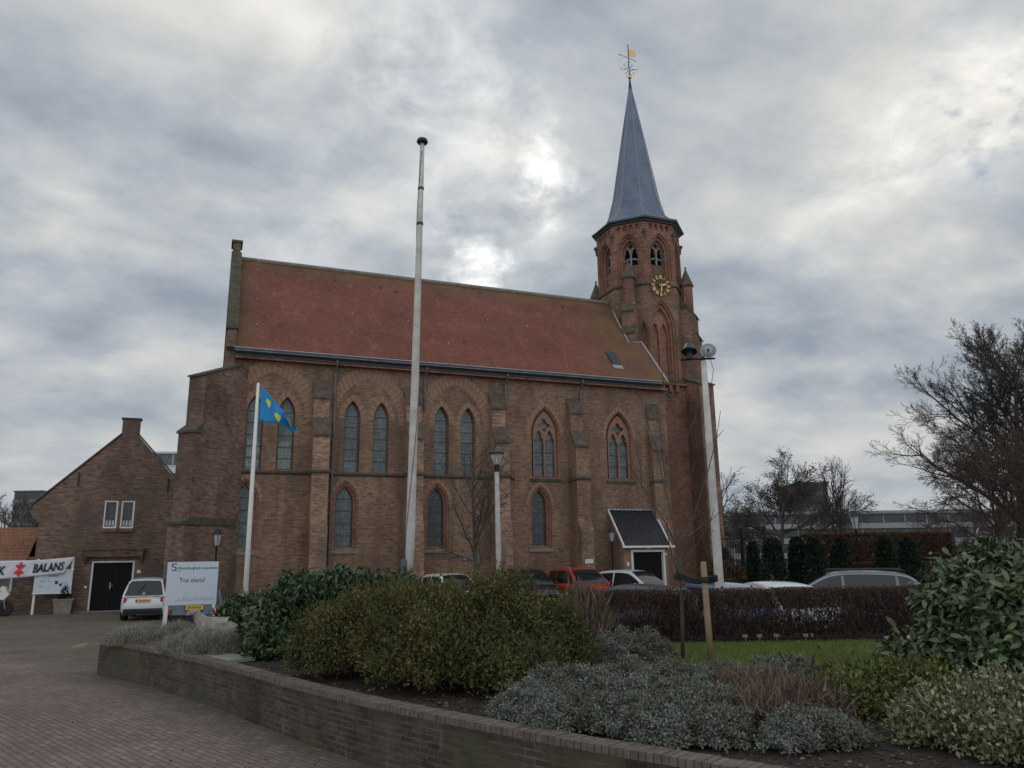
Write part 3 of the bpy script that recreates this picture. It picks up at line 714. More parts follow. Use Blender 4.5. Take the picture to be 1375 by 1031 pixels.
    for u, y in ((1.0, 4.2), (3.4, 4.1), (-1.9, 1.0), (2.2, 1.0), (7.1, 1.0), (11.6, .95), (4.2, 3.9), (9.2, 4.6), (14.2, 4.2)):
        if vt is None:
            mb = MB(); mb.add([(-.07, 0, .02), (.07, 0, .02), (.05, .0, .10), (-.05, 0, .10), (0, .2, .25)], [(0, 1, 2, 3), (3, 2, 4), (0, 3, 4), (1, 4, 2)]); vt = o = mb.build('vent_tile', M['zincd'], CH)
        else: o = vt.copy(); COL.objects.link(o)
        o.parent = CH; o.location = (u, y, zz(y))
    hk = None
    for u, y in ((-2.9, 4.3), (-2.9, 2.4), (-2.9, .9), (-1.0, 1.7), (1.6, 2.1), (4.4, 2.0), (8.9, 2.6), (11.2, 2.5), (6.2, .8), (1.4, .9)):
        if hk is None:
            mb = MB(); mb.box(-.015, .015, -.06, .02, .02, .06); hk = o = mb.build('roof_hook', M['white'], CH)
        else: o = hk.copy(); COL.objects.link(o)
        o.parent = CH; o.location = (u, y, zz(y))
    # string course
    mb = MB()
    segs = [(UL, 0), ] + [(i*4.2, 1) for i in range(5)]
    for a, b_ in ((UL, -.36), (.36, 3.84), (4.56, 8.04), (8.76, 9.3)):
        mb.prism([(0.0, 5.72), (-.05, 5.74), (-.10, 5.80), (-.10, 5.86), (0, 5.90)], lambda y, z, x: (x, y, z), a, b_)
    mb.build('string_course', M['slab'], CH)
def buttress(i):
    last = i == 4; u = i*4.2 + (.45 if last else 0); q_ = .5 if last else 1.0
    b_ = MB(); YZ = lambda y, z, x: (x+u, y*q_, z); w_ = .355
    b_.prism([(.0, 0), (-1.12, 0), (-1.12, 3.25), (-.86, 3.85), (-.86, 7.45), (-.36, 8.14), (-.36, 9.2), (-.0, 9.85)], YZ, -w_, w_)
    o = b_.build('buttress', M['butt'] if i < 3 else M['nave'], CH)
    s = MB()
    for p in ([(-.94, 7.36), (-.36, 8.16), (-.36, 8.26), (-.94, 7.46)], [(-.45, 9.10), (-.002, 9.88), (-.002, 9.98), (-.45, 9.20)]):
        s.prism(p, YZ, -w_-.04, w_+.04)
    s.build('weathering', M['slab'], o)
    s = MB(); s.prism([(-.862, 5.72), (-.91, 5.74), (-.95, 5.80), (-.95, 5.86), (-.862, 5.92)], YZ, -w_-.06, w_+.06)
    for sg in (-1, 1): s.box(u+sg*(w_+.03)-.03, u+sg*(w_+.03)+.03, -.862*q_, 0, 5.73, 5.90)
    s.build('string_band', M['slab'], o)
    s = MB()
    for j in range(8): s.box(u-w_-.006, u+w_+.006, (-1.125+j*.033)*q_, (-.9+j*.03)*q_, 3.26+j*.075, 3.26+j*.075+.05)
    s.build('stepped_offset', M['butt'], o)
build_nave()
for i in range(5): buttress(i)
def west_buttress():
    o = thing('corner_buttress', None, None); o.parent = CH
    c, s_ = math.cos(R(225)), math.sin(R(225))
    def fr(h, z, d): return (UL+.05 + c*h + s_*d*-1*-1, .05 + s_*h - c*d, z)     # h outward, d across
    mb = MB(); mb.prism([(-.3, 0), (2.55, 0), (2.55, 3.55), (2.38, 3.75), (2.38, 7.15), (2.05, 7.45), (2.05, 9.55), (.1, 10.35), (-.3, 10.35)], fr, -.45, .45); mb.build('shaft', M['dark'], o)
    mb = MB(); mb.prism([(2.62, 3.50), (2.62, 3.62), (2.36, 3.80), (-.1, 3.80), (-.1, 3.52)], fr, -.52, .52)
    mb.prism([(2.46, 7.12), (2.46, 7.20), (2.04, 7.52), (2.04, 7.12)], fr, -.49, .49)
    mb.prism([(2.12, 9.50), (2.12, 9.58), (.0, 10.46), (.0, 10.36)], fr, -.50, .50); mb.build('weathering', M['mossy'], o)
west_buttress()
# ---------------- tower
TC = (18.5, 2.5); RB = 2.47; AP = RB*math.cos(PI/8)
def oct_pts(r, c=TC): return [(c[0]+r*math.cos(R(22.5+45*k)), c[1]+r*math.sin(R(22.5+45*k))) for k in range(8)]
def face_frame(th, ap=AP):
    n = (math.cos(th), math.sin(th)); t = (-n[1], n[0])
    return lambda h, z, d: (TC[0]+n[0]*(ap-d)+t[0]*h, TC[1]+n[1]*(ap-d)+t[1]*h, z)
def build_tower():
    T = thing('tower', None, None); T.parent = CH; T.scale = (1.068,)*3; T.location = (.282, 2.33, -.146)
    # square base
    mb = MB(); mb.box(16.6, 20.3, -.03, 5.0, .14, 11.1)
    mb.build('base', M['red'], T)
    mb = MB(); mb.box(20.302, 20.75, .5, 5.0, .14, 11.0)
    mb.prism([(.0, .14), (-1.32, .14), (-1.32, 10.95), (-.0, 11.45)], lambda y, z, x: (x, y-.031, z), 19.42, 20.31)
    mb.build('buttress', M['tower'], T)
    mb = MB(); mb.prism([(-1.40, 10.88), (-1.40, 10.97), (.1, 11.58), (.1, 11.48)], lambda y, z, x: (x, y-.031, z), 19.37, 20.37)
    mb.prism([(20.85, 10.85), (20.85, 10.93), (20.4, 11.3), (20.4, 11.2)], lambda x, z, y: (x, y, z), 0.45, 5.02); mb.build('weathering', M['mossy'], T)
    mb = MB()
    for u in (17.95, 18.4, 18.85): mb.box(u-.1, u+.1, -.22, -.03, 10.66, 11.04); mb.prism([(-.0, 10.3), (-.14, 10.62), (0, 10.62)], lambda y, z, x: (x, y-.03, z), u-.09, u+.09)
    mb.box(17.62, 19.42, -.24, -.031, 11.042, 11.16); mb.build('corbel', M['red'], T)
    # sloping offset from the square up to the octagon
    op = oct_pts(RB+.01); mb = MB()
    sq = [(20.8, 0.0-.2), (20.8, 5.0), (16.2, 5.0), (16.2, -.05)]
    mb.prism([(17.0, 11.165), (20.4, 11.165), (20.3, 11.36), (17.0, 11.36)], lambda x, z, y: (x, y, z), -.12, .3)
    mb.build('offset', M['mossy'], T)
    # octagon, one panel per face with its blind arches below and belfry opening above
    shaft = MB(); cham = MB(); jm = MB()
    hw = RB*math.sin(PI/8)
    for kf in range(8):
        th = R(45*kf); fr = face_frame(th); vis = kf in (4, 5, 6, 7)
        holes = []; front = kf == 6
        if vis and kf in (5, 6, 7):
            if front:
                A0 = arch(-.1, 11.35, 14.4, 16.02, .82); holes.append(A0)
                A1 = arch(-.1, 11.35, 14.4, 15.88, .72); A2 = arch(-.1, 11.35, 14.4, 15.62, .60)
                jm.strip(fr, A0, 0, A0, .08); jm.strip(fr, A0, .08, A1, .08); jm.strip(fr, A1, .08, A1, .2); jm.strip(fr, A1, .2, A2, .21); jm.strip(fr, A2, .21, A2, .36)
                l1 = light(-.385, 11.4, 14.1, .225); l2 = light(.185, 11.4, 14.1, .225)
                jm.panel(fr, A2, [l1, l2], .36)
                for q in (l1, l2): jm.strip(fr, q, .36, q, .5); jm.add([fr(h, z, .5) for h, z in q], [tuple(range(len(q)))])
            else:
                for s in (-1, 1):
                    A0 = arch(s*.62, 11.5, 14.0, 14.75, .24); A1 = arch(s*.62, 11.5, 14.0, 14.62, .16); holes.append(A0)
                    jm.strip(fr, A0, 0, A0, .1); jm.strip(fr, A0, .1, A1, .1); jm.strip(fr, A1, .1, A1, .25); jm.add([fr(h, z, .25) for h, z in A1], [tuple(range(len(A1)))])
        shaft.panel(fr, [(-hw, 10.6), (hw, 10.6), (hw, 16.9), (-hw, 16.9)], holes)
        holes = []
        if vis:
            wdw = thing('belfry_opening', None, None); wdw.parent = T
            A = [(arch(0, 17.25, 18.95, 20.02, .70), 0), (arch(0, 17.25, 18.95, 20.02, .70), .10), (arch(0, 17.3, 18.95, 19.9, .60), .10), (arch(0, 17.3, 18.95, 19.9, .60), .24), (arch(0, 17.35, 18.95, 19.72, .47), .25), (arch(0, 17.35, 18.95, 19.72, .47), .42)]
            sm = MB()
            for a in range(len(A)-1): sm.strip(fr, A[a][0], A[a][1], A[a+1][0], A[a+1][1])
            sm.build('surround', M['jamb'], wdw); holes.append(A[0][0])
            tl = [light(-.21, 18.25, 18.72, .165), light(.21, 18.25, 18.72, .165), quad(0, 19.42, .11)]
            sm = MB(); sm.panel(fr, A[-1][0], tl, .42)
            for q in tl: sm.strip(fr, q, .42, q, .55)
            sm.build('tracery', M['tower'], wdw)
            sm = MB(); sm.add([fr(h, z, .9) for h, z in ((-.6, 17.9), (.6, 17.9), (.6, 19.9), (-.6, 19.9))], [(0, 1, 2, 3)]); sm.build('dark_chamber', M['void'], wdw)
            sm = MB()
            for s in (-1, 1): sm.prism([(s*.02, 18.62), (s*.40, 18.52), (s*.40, 18.60), (s*.02, 18.72)], fr, .44, .62)
            sm.prism([(-.05, 18.2), (.05, 18.2), (.05, 19.2), (-.05, 19.2)], fr, .39, .419)
            for s in (-1, 1): sm.prism([(s*.0, 19.12), (s*.2, 19.34), (s*.26, 19.30), (s*.04, 19.05)], fr, .40, .419)
            sm.build('louvre', M['louvre'], wdw)
        for q in range(4):
            c = (q-1.5)*.36; nh = arch(c, 20.22, 20.42, 20.58, .115, 5); holes.append(nh) if vis else None
            if vis: jm.strip(fr, nh, 0, nh, .13); jm.add([fr(h, z, .13) for h, z in nh], [tuple(range(len(nh)))])
        cham.panel(fr, [(-hw, 16.9), (hw, 16.9), (hw, 20.85), (-hw, 20.85)], holes)
    shaft.build('octagon', M['tower'], T); cham.build('belfry_wall', M['red'], T); jm.build('blind_arcade', M['jamb'], T)
    mb = MB()
    for kk in range(8):
        a = R(22.5+45*kk)
        for z0, z1, r in ((19.95, 20.1, .08),): 
            x, y = TC[0]+(RB+.03)*math.cos(a), TC[1]+(RB+.03)*math.sin(a); mb.box(x-.11, x+.11, y-.11, y+.11, z0, z1)
            mb.tube([(x, y, 19.95), (x, y, 19.55)], [.09, .03], 6)
    mb.build('label_stop', M['slab'], T)
    def ringp(z0, z1, r0, r1, name, m):
        b_ = MB(); b_.lathe([(r0-.15, z0-.04), (r0, z0), (r1, z1), (r1-.1, z1+.06), (RB-.1, z1+.1)], (TC[0], TC[1], 0), 8, ph=R(22.5)); return b_.build(name, m, T)
    ringp(16.86, 16.96, RB+.09, RB+.09, 'string_band', M['slab'])
    # cornice and spire
    mb = MB(); mb.lathe([(RB-.1, 20.62), (RB+.10, 20.68), (RB+.12, 20.74), (RB+.26, 20.80), (RB+.26, 20.86), (RB+.05, 20.9)], (TC[0], TC[1], 0), 8, ph=R(22.5)); mb.build('cornice', M['zincd'], T)
    sp = MB(); sc = (18.55, 2.5)
    prof = [(2.74, 20.862), (2.76, 20.90), (2.24, 21.16), (1.90, 21.52), (1.70, 21.98), (1.56, 22.5), (1.40, 23.1), (.54, 28.1), (.04, 31.2)]
    sp.lathe(prof, (sc[0], sc[1], 0), 8, ph=R(22.5)); so_ = sp.build('spire', M['slate'], T)
    hp = MB()
    for kk in range(8):
        a = R(22.5+45*kk); hp.tube([(sc[0]+(r+.005)*math.cos(a), sc[1]+(r+.005)*math.sin(a), z) for r, z in prof[1:-1]] + [(sc[0]+.03*math.cos(a), sc[1]+.03*math.sin(a), 31.1)], [.035]*7+[.02], 5)
    hp.build('hip_roll', M['hip'], so_)
    fn = MB(); fn.lathe([(.19, 30.0), (.13, 30.6), (.06, 31.3), (.03, 31.5)], (sc[0], sc[1], 0), 8, ph=R(22.5)); fn.build('finial_cap', M['black'], so_)
    # weather vane
    V = thing('weather_vane', None, None); V.parent = T
    mb = MB(); mb.tube([(sc[0], sc[1], 31.3), (sc[0], sc[1], 33.9)], .028, 6); mb.tube([(sc[0]-.62, sc[1], 33.05), (sc[0], sc[1], 32.98), (sc[0]+.55, sc[1], 32.86)], .016, 5)
    mb.lathe([(0, -.05), (.05, 0), (0, .05)], (sc[0]-.64, sc[1], 33.07), 8); mb.lathe([(0, -.045), (.045, 0), (0, .045)], (sc[0], sc[1], 33.92), 8)
    mb.tube([(sc[0]-.13, sc[1], 32.68), (sc[0]+.13, sc[1], 32.70)], .015, 5); mb.build('rod', M['iron'], V)
    mb = MB(); cz = 32.16
    for q in range(8):
        a = R(10+45*q); L = .62 if q % 4 == 0 else (.40 if q % 2 == 0 else .44)
        fx = lambda r, o: (sc[0]+r*math.cos(a)-o*math.sin(a), sc[1], cz+r*math.sin(a)+o*math.cos(a))
        mb.tube([fx(.12, 0), fx(L, 0)], .014, 4)
        if q % 4 == 0: mb.add([fx(.2, -.05), fx(.2, .05), fx(.48, 0), (fx(.3, 0)[0], sc[1]-.03, fx(.3, 0)[2]), (fx(.3, 0)[0], sc[1]+.03, fx(.3, 0)[2])], [(0, 2, 3), (3, 2, 1), (0, 4, 2), (4, 1, 2), (0, 3, 4), (3, 1, 4)])
        for s in (-1, 1): mb.tube([fx(L-.06, 0), fx(L-.01, s*.07), fx(L+.05, s*.06)], .010, 4)
    ring = [(sc[0]+.13*math.cos(2*PI*i/12), sc[1], cz+.13*math.sin(2*PI*i/12)) for i in range(13)]; mb.tube(ring, .016, 4); mb.build('compass_star', M['iron'], V)
    mb = MB(); mb.prism([(sc[0]+.03, 33.15), (sc[0]+.5, 33.2), (sc[0]+.62, 33.3), (sc[0]+.42, 33.38), (sc[0]+.6, 33.5), (sc[0]+.45, 33.6), (sc[0]+.03, 33.62)], XZ, sc[1]-.012, sc[1]+.012); mb.build('pennant', M['gold'], V)
    mb = MB(); mb.lathe([(.0, -.15), (.09, -.12), (.15, 0), (.09, .12), (0, .15)], (sc[0], sc[1], 31.60), 12); mb.build('ball', M['gold'], V, smooth=True)
    # corner piers with pinnacles
    for kf in (5, 7, 1, 3):
        P = thing('pinnacle', None, None); P.parent = T
        th = R(45*kf); n = (math.cos(th), math.sin(th)); t = (-n[1], n[0])
        fr = lambda r, z, d: (TC[0]+n[0]*r+t[0]*d, TC[1]+n[1]*r+t[1]*d, z)
        mb = MB(); mb.prism([(1.9, 11.0), (3.3, 11.0), (3.3, 13.9), (3.16, 14.25), (3.16, 15.2), (2.90, 15.75), (1.9, 15.75)], fr, -.36, .36); mb.build('pier', M['tower'], P)
        mb = MB(); mb.prism([(3.38, 13.82), (3.38, 13.92), (3.14, 14.35), (3.1, 14.2)], fr, -.40, .40); mb.prism([(3.24, 15.12), (3.24, 15.22), (2.6, 16.1), (2.6, 15.9)], fr, -.40, .40); mb.build('weathering', M['mossy'], P)
        c = (TC[0]+n[0]*2.70, TC[1]+n[1]*2.70, 0)
        mb = MB(); mb.lathe([(.33, 15.3), (.33, 17.15)], c, 8, ph=R(22.5)); mb.build('turret', M['red'], P)
        mb = MB(); mb.lathe([(.33, 17.1), (.41, 17.16), (.41, 17.24), (.03, 18.22), (.06, 18.26), (.05, 18.34), (0, 18.38)], c, 8, ph=R(22.5)); mb.build('turret_cap', M['slab'], P)
    # clock on the front face
    K = thing('clock', None, None); K.parent = T
    fr = face_frame(R(270), AP+.16)
    cz = 16.80; cc = -.17
    mb = MB()
    rom = ['XII', 'I', 'II', 'III', 'IIII', 'V', 'VI', 'VII', 'VIII', 'IX', 'X', 'XI']
    for i, s in enumerate(rom):
        a = PI/2 - 2*PI*i/12; r = .50
        rot = a - PI/2; x = 0; strokes = []
        for ch in s:                                            # roman numerals from straight strokes
            if ch == 'I': strokes.append(((x, -.11), (x, .11))); x += .045
            else: strokes += [((x-.005, .11), (x+.04, -.11)), ((x+.07, .11), (x+.03, -.11))] if ch == 'V' else [((x, .11), (x+.07, -.11)), ((x+.07, .11), (x, -.11))]; x += .10
        x0 = (x-.045)/2
        for (ax, ay), (bx, by) in strokes:
            L = math.hypot(bx-ax, by-ay); px, py = -(by-ay)/L*.011, (bx-ax)/L*.011
            q = [(ax-px-x0, ay-py), (bx-px-x0, by-py), (bx+px-x0, by+py), (ax+px-x0, ay+py)]
            mb.prism([(cc + r*math.cos(a) + (x_*math.cos(rot)-y_*math.sin(rot)), cz + r*math.sin(a) + (x_*math.sin(rot)+y_*math.cos(rot))) for x_, y_ in q], fr, -.01, .02)
    mb.build('numeral', M['gold'], K)
    for nm, ang, L, wd in (('hour_hand', R(90-75), .36, .045), ('minute_hand', R(-93), .46, .03)):
        mb = MB(); ca, sa = math.cos(ang), math.sin(ang)
        q = [(-.12, -wd*.6), (L*.7, -wd), (L, 0), (L*.7, wd), (-.12, wd*.6)]
        mb.prism([(cc+x*ca-y*sa, cz+x*sa+y*ca) for x, y in q], fr, -.05 if nm[0] == 'h' else -.08, -.03 if nm[0] == 'h' else -.06); mb.build(nm, M['gold'], K)
    mb = MB(); mb.lathe([(.0, 0), (.05, 0), (.05, .3)], (0, 0, 0), 8); K2 = mb
    mb = MB(); mb.tube([fr(cc, cz, -.09), fr(cc, cz, .3)], .035, 8); mb.build('spindle', M['iron'], K)
    mb = MB()
    for r in (.36, .64): mb.tube([fr(cc+r*math.cos(2*PI*i/32), cz+r*math.sin(2*PI*i/32), .02) for i in range(33)], .008, 4)
    mb.build('dial_ring', M['iron'], K)
    # lead flashing where the nave roof meets the tower
    zz = lambda y: 11.08 + (y+.42)*(RIDGE_Z-11.08)/(RIDGE_V+.42)
    for pl in ([(18.1, -.42), (18.14, 1.0), (18.16, 2.15)], [(18.2, 2.15), (17.25, 2.0), (17.50, 3.6), (17.75, 4.95)]):
        mb = MB(); mb.tube([(x, y, zz(y)+.05) for x, y in pl], .058, 6); mb.build('flashing', M['zinc'], CH)
build_tower()
def build_porch():
    P = thing('porch', None, None); P.parent = CH
    u0, u1, vf = 14.45, 16.9, -1.25
    mb = MB()
    mb.panel(lambda h, z, d: (h, vf+d, z), [(u0, 0), (u1, 0), (u1, 2.5), (u0, 2.5)], [[(14.86, .05), (16.72, .05), (16.72, 2.36), (14.86, 2.36)]])
    mb.add([(u0, vf, 0), (u0, 0, 0), (u0, 0, 4.2), (u0, vf, 2.5)], [(0, 1, 2, 3)]); mb.add([(u1, vf, 0), (u1, 0, 0), (u1, 0, 4.2), (u1, vf, 2.5)], [(0, 1, 2, 3)])
    mb.build('wall', plain('porch_render', (.26, .165, .12), .9, var=.18, scale=2), P)
    mb = MB(); mb.prism([(vf-.18, 2.50), (-.01, 4.26), (-.01, 4.34), (vf-.18, 2.58)], lambda y, z, x: (x, y, z), u0-.06, u1+.06); rf = mb.build('roof', M['pantile'], P)
    mb = MB()
    for x0, x1 in ((u0-.12, u0-.06), (u1+.06, u1+.12)): mb.prism([(vf-.2, 2.44), (-.01, 4.22), (-.01, 4.40), (vf-.2, 2.62)], lambda y, z, x: (x, y, z), x0, x1)
    mb.box(u0-.18, u1+.28, vf-.30, vf-.19, 2.46, 2.56); mb.build('barge_board', M['white'], rf)
    mb = MB()
    for i in range(13): mb.tube([(u0-.06+i*.218, -.06, 4.36), (u0+.12+i*.218, -.06, 4.36)], .05, 6)
    mb.build('ridge_flashing', M['zinc'], rf)
    D = thing('door', None, None); D.parent = P
    mb = MB(); mb.box(14.96, 16.62, vf+.14, vf+.2, .05, 2.26); mb.build('leaf', M['doorb'], D)
    mb = MB(); mb.box(14.84, 14.95, vf-.03, vf+.16, .05, 2.37); mb.box(16.63, 16.74, vf-.03, vf+.16, .05, 2.37); mb.box(14.952, 16.628, vf-.03, vf+.16, 2.26, 2.37); mb.build('frame', M['white'], D)
    mb = MB(); mb.box(15.7, 15.98, vf-.08, vf-.005, 2.40, 2.47); mb.build('door_lamp', M['white'], P)
build_porch()
def plate(name, label, p0, p1, z0, z1, m, parent=None, v=-.02, txt=None):
    mb = MB(); mb.box(p0, p1, v-.02, v, z0, z1); o = mb.build(name, m); o.location = CH.location; o.rotation_euler = CH.rotation_euler
    return tag(o, label, 'sign') if label else o
def cplate(name, label, u, v, z, wd, h, m):
    mb = MB(); mb.box(-wd/2, wd/2, -.02, 0, -h/2, h/2); o = mb.build(name, m); o.location = cw(u, v, z); o.rotation_euler = (0, 0, PHI); return tag(o, label, 'sign')
st = cplate('street_sign', 'small blue street name plate on the church wall beside the bare tree', 6.95, -.01, 2.05, .62, .17, M['blue'])
mb = MB(); mb.box(-.22, .22, -.024, -.0205, -.03, .03); mb.build('lettering', M['pale'], st)
ns = cplate('notice_plate', 'small white notice plate on the buttress left of the porch', 12.62, -1.125, 1.86, .42, .18, M['white'])
mb = MB(); mb.box(-.17, .12, -.024, -.0205, -.005, .03); mb.build('lettering', M['pale'], ns)
cplate('notice_plate', 'tiny white plate on the porch wall left of its door', 14.65, -1.252, 1.7, .12, .19, M['white'])
cplate('house_number_plate', 'tiny pale plate on the porch wall right of the door frame', 16.81, -1.252, 2.15, .10, .10, M['white'])

# ------------------------------------------------------------------ parish hall on the left
HV = 4.85
def build_hall():
    H = thing('parish_hall', 'brown brick gabled hall with black double door and two narrow windows', 'building', cw(0, 0, 0), PHI)
    fr = lambda h, z, d: (h, HV+d, z)
    out = [(-11.25, 0), (-4.6, 0), (-4.6, 4.4), (-7.62, 7.85), (-7.62, 8.62), (-8.36, 8.62), (-8.36, 7.85), (-11.55, 4.62), (-11.55, 4.1), (-11.25, 3.9)]
    dh = [(-9.02, .02), (-7.30, .02), (-7.30, 2.18), (-9.02, 2.18)]
    w1 = [(-8.76, 3.62), (-8.2, 3.62), (-8.2, 4.86), (-8.76, 4.86)]; w2 = [(-8.07, 3.62), (-7.52, 3.62), (-7.52, 4.86), (-8.07, 4.86)]
    mb = MB(); mb.panel(fr, out, [dh, w1, w2])
    mb.strip(fr, dh, 0, dh, .25); mb.strip(fr, w1, 0, w1, .2); mb.strip(fr, w2, 0, w2, .2)
    n = len(out)
    mb.add([fr(h, z, 0) for h, z in out] + [fr(h, z, .32) for h, z in out], [(i, (i+1) % n, n+(i+1) % n, n+i) for i in range(n)] + [tuple(range(n, 2*n))])
    mb.add([(-11.25, HV+.321, 0), (-11.25, HV+14, 0), (-11.25, HV+14, 4.0), (-11.25, HV+.321, 4.0)], [(0, 1, 2, 3)])
    mb.add([(-4.7, HV+.321, 0), (-4.7, HV+14, 0), (-4.7, HV+14, 4.0), (-4.7, HV+.321, 4.0)], [(0, 1, 2, 3)])
    mb.build('wall', M['hall'], H)
    mb = MB(); mb.box(-8.42, -7.56, HV-.04, HV+.4, 8.621, 8.70); 
    for a, b_ in (((-11.6, 4.62), (-8.36, 7.88)), ((-7.62, 7.88), (-4.5, 4.36))):
        mb.prism([(a[0], a[1]+.0), (b_[0], b_[1]), (b_[0], b_[1]+.09), (a[0], a[1]+.09)], fr, -.05, .36)
    mb.build('coping', M['slab'], H)
    mb = MB()
    for a, b_ in (((-11.4, 4.1), (-8.0, 7.6)), ((-8.0, 7.6), (-4.6, 3.7))):
        mb.add([(a[0], HV+.33, a[1]), (a[0], HV+14, a[1]), (b_[0], HV+14, b_[1]), (b_[0], HV+.33, b_[1])], [(0, 1, 2, 3)])
    mb.build('roof', M['pantile'], H)
    for x0, x1 in ((-8.76, -8.2), (-8.07, -7.52)):
        W_ = thing('window', None, None); W_.parent = H
        mb = MB(); o_ = [(x0, 3.62), (x1, 3.62), (x1, 4.86), (x0, 4.86)]; i_ = [(x0+.07, 3.69), (x1-.07, 3.69), (x1-.07, 4.79), (x0+.07, 4.79)]
        mb.strip(fr, o_, .03, i_, .03); mb.strip(fr, i_, .03, i_, .12); mb.build('frame', M['white'], W_)
        mb = MB(); mb.add([fr(h, z, .121) for h, z in i_], [(0, 1, 2, 3)]); mb.build('pane', M['panedark'], W_)
        mb = MB()
        for q in range(3): mb.prism(arch(x0+.14+q*.13, 3.74, 3.9, 4.0, .045, 4), fr, .108, .119)
        mb.build('leaded_light', M['pale'], W_)
        mb = MB(); mb.prism([(x0-.04, 3.46), (x1+.04, 3.46), (x1+.04, 3.61), (x0-.04, 3.61)], fr, -.08, .1); mb.build('sill', M['jamb'], W_)
    D = thing('door', None, None); D.parent = H
    mb = MB(); mb.box(-8.94, -8.17, HV+.12, HV+.17, .04, 2.10); mb.box(-8.155, -7.38, HV+.12, HV+.17, .04, 2.10)
    for x in (-8.7, -8.45, -7.9, -7.62): mb.box(x-.006, x+.006, HV+.112, HV+.119, .06, 2.08)
    mb.build('leaf', M['doorb'], D)
    mb = MB(); mb.box(-9.02, -8.945, HV+.02, HV+.16, .02, 2.18); mb.box(-7.375, -7.30, HV+.02, HV+.16, .02, 2.18); mb.box(-8.944, -7.376, HV+.02, HV+.16, 2.105, 2.18); mb.build('frame', M['white'], D)
    mb = MB(); mb.box(-8.24, -8.20, HV+.06, HV+.118, .95, 1.25); mb.tube([(-8.22, HV+.05, 1.1), (-8.10, HV+.05, 1.1)], .015, 6); mb.build('handle', M['zinc'], D)
    mb = MB(); mb.box(-9.35, -6.98, HV-.24, HV-.002, 2.36, 2.66); mb.box(-9.45, -6.9, HV-.30, HV-.002, 2.661, 2.74)
    for x in (-9.32, -7.1): mb.prism([(HV-.002, 2.05), (HV-.2, 2.32), (HV-.2, 2.36), (HV-.002, 2.36)], lambda y, z, q: (q, y, z), x, x+.12)
    mb.build('lintel_hood', M['dark'], H)
    mb = MB(); mb.box(-9.5, -6.9, HV-.5, HV-.002, .001, .05); mb.build('door_step', M['stone'], H)
    mb = MB(); mb.box(-7.18, -7.02, HV-.03, HV-.002, 1.62, 1.76); mb.box(-9.22, -9.12, HV-.04, HV-.002, 1.02, 1.12); mb.build('bell_plate', M['white'], H)
    mb = MB()
    for x, z in ((-9.9, 5.5), (-6.2, 5.3)): mb.box(x-.03, x+.03, HV-.04, HV-.002, z, z+.6)
    mb.build('wall_anchor', M['iron'], H)
    # low annex with orange roof
    A = thing('annex', 'low outbuilding with orange pantiled roof left of the hall', 'building', cw(0, 0, 0), PHI)
    mb = MB(); mb.box(-24, -11.27, HV+.5, HV+5, 0, 2.4); mb.build('wall', M['hall'], A)
    mb = MB(); mb.prism([(HV+.2, 2.25), (HV+2.6, 3.75), (HV+5.2, 2.3), (HV+5.2, 2.2), (HV+2.6, 3.63), (HV+.2, 2.15)], lambda y, z, x: (x, y, z), -24, -11.58); mb.build('roof', M['otiles'], A)
    W_ = thing('window', None, None); W_.parent = A
    mb = MB(); mb.box(-14.4, -12.05, HV+.42, HV+.499, .95, 1.95); mb.build('frame', M['white'], W_)
    mb = MB(); mb.box(-14.3, -13.3, HV+.40, HV+.419, 1.03, 1.87); mb.box(-13.2, -12.15, HV+.40, HV+.419, 1.03, 1.87); mb.build('pane', glass('brown_glass', (.16, .14, .12)), W_)
build_hall()

# ------------------------------------------------------------------ leaves and shrubs
def tmpl(kind, w=.3, droop=.12):
    if kind == 'leaf':    # folded pointed leaf, two quads
        V = np.array([(0, 0, 0), (.42, w, .06), (1, 0, -droop), (.42, -w, .06), (.5, 0, -.01)]); return V, np.array([(0, 3, 2, 4), (0, 4, 2, 1)])
    if kind == 'oval':    # rounded, gently folded leaf, four quads
        V = np.array([(0, 0, 0), (.36, 0, -.015), (.72, 0, -.3*droop), (1, 0, -droop), (.26, w*.82, .05), (.68, w*.88, .03-.25*droop), (.26, -w*.82, .05), (.68, -w*.88, .03-.25*droop)])
        return V, np.array([(0, 1, 5, 4), (1, 2, 3, 5), (0, 6, 7, 1), (1, 7, 3, 2)])
    if kind == 'diamond': return np.array([(0, 0, 0), (.5, w, 0), (1, 0, -droop), (.5, -w, 0)]), np.array([(0, 3, 2, 1)])
    return np.array([(0, w, 0), (0, -w, 0), (1, 0, 0.0)]), np.array([(0, 1, 2)])          # blade
def unit(a): return a / np.maximum(np.linalg.norm(a, axis=1, keepdims=True), 1e-9)
def scatter(T, P, D, N, L):
    V, Fc = T; n = len(P); D = unit(D); Y = np.cross(N, D); Y = unit(Y); Z = np.cross(D, Y)
    W_ = P[:, None, :] + L[:, None, None]*(V[None, :, 0:1]*D[:, None, :] + V[None, :, 1:2]*Y[:, None, :] + V[None, :, 2:3]*Z[:, None, :])
    return W_.reshape(-1, 3), (Fc[None] + (np.arange(n)*len(V))[:, None, None]).reshape(-1, Fc.shape[1])
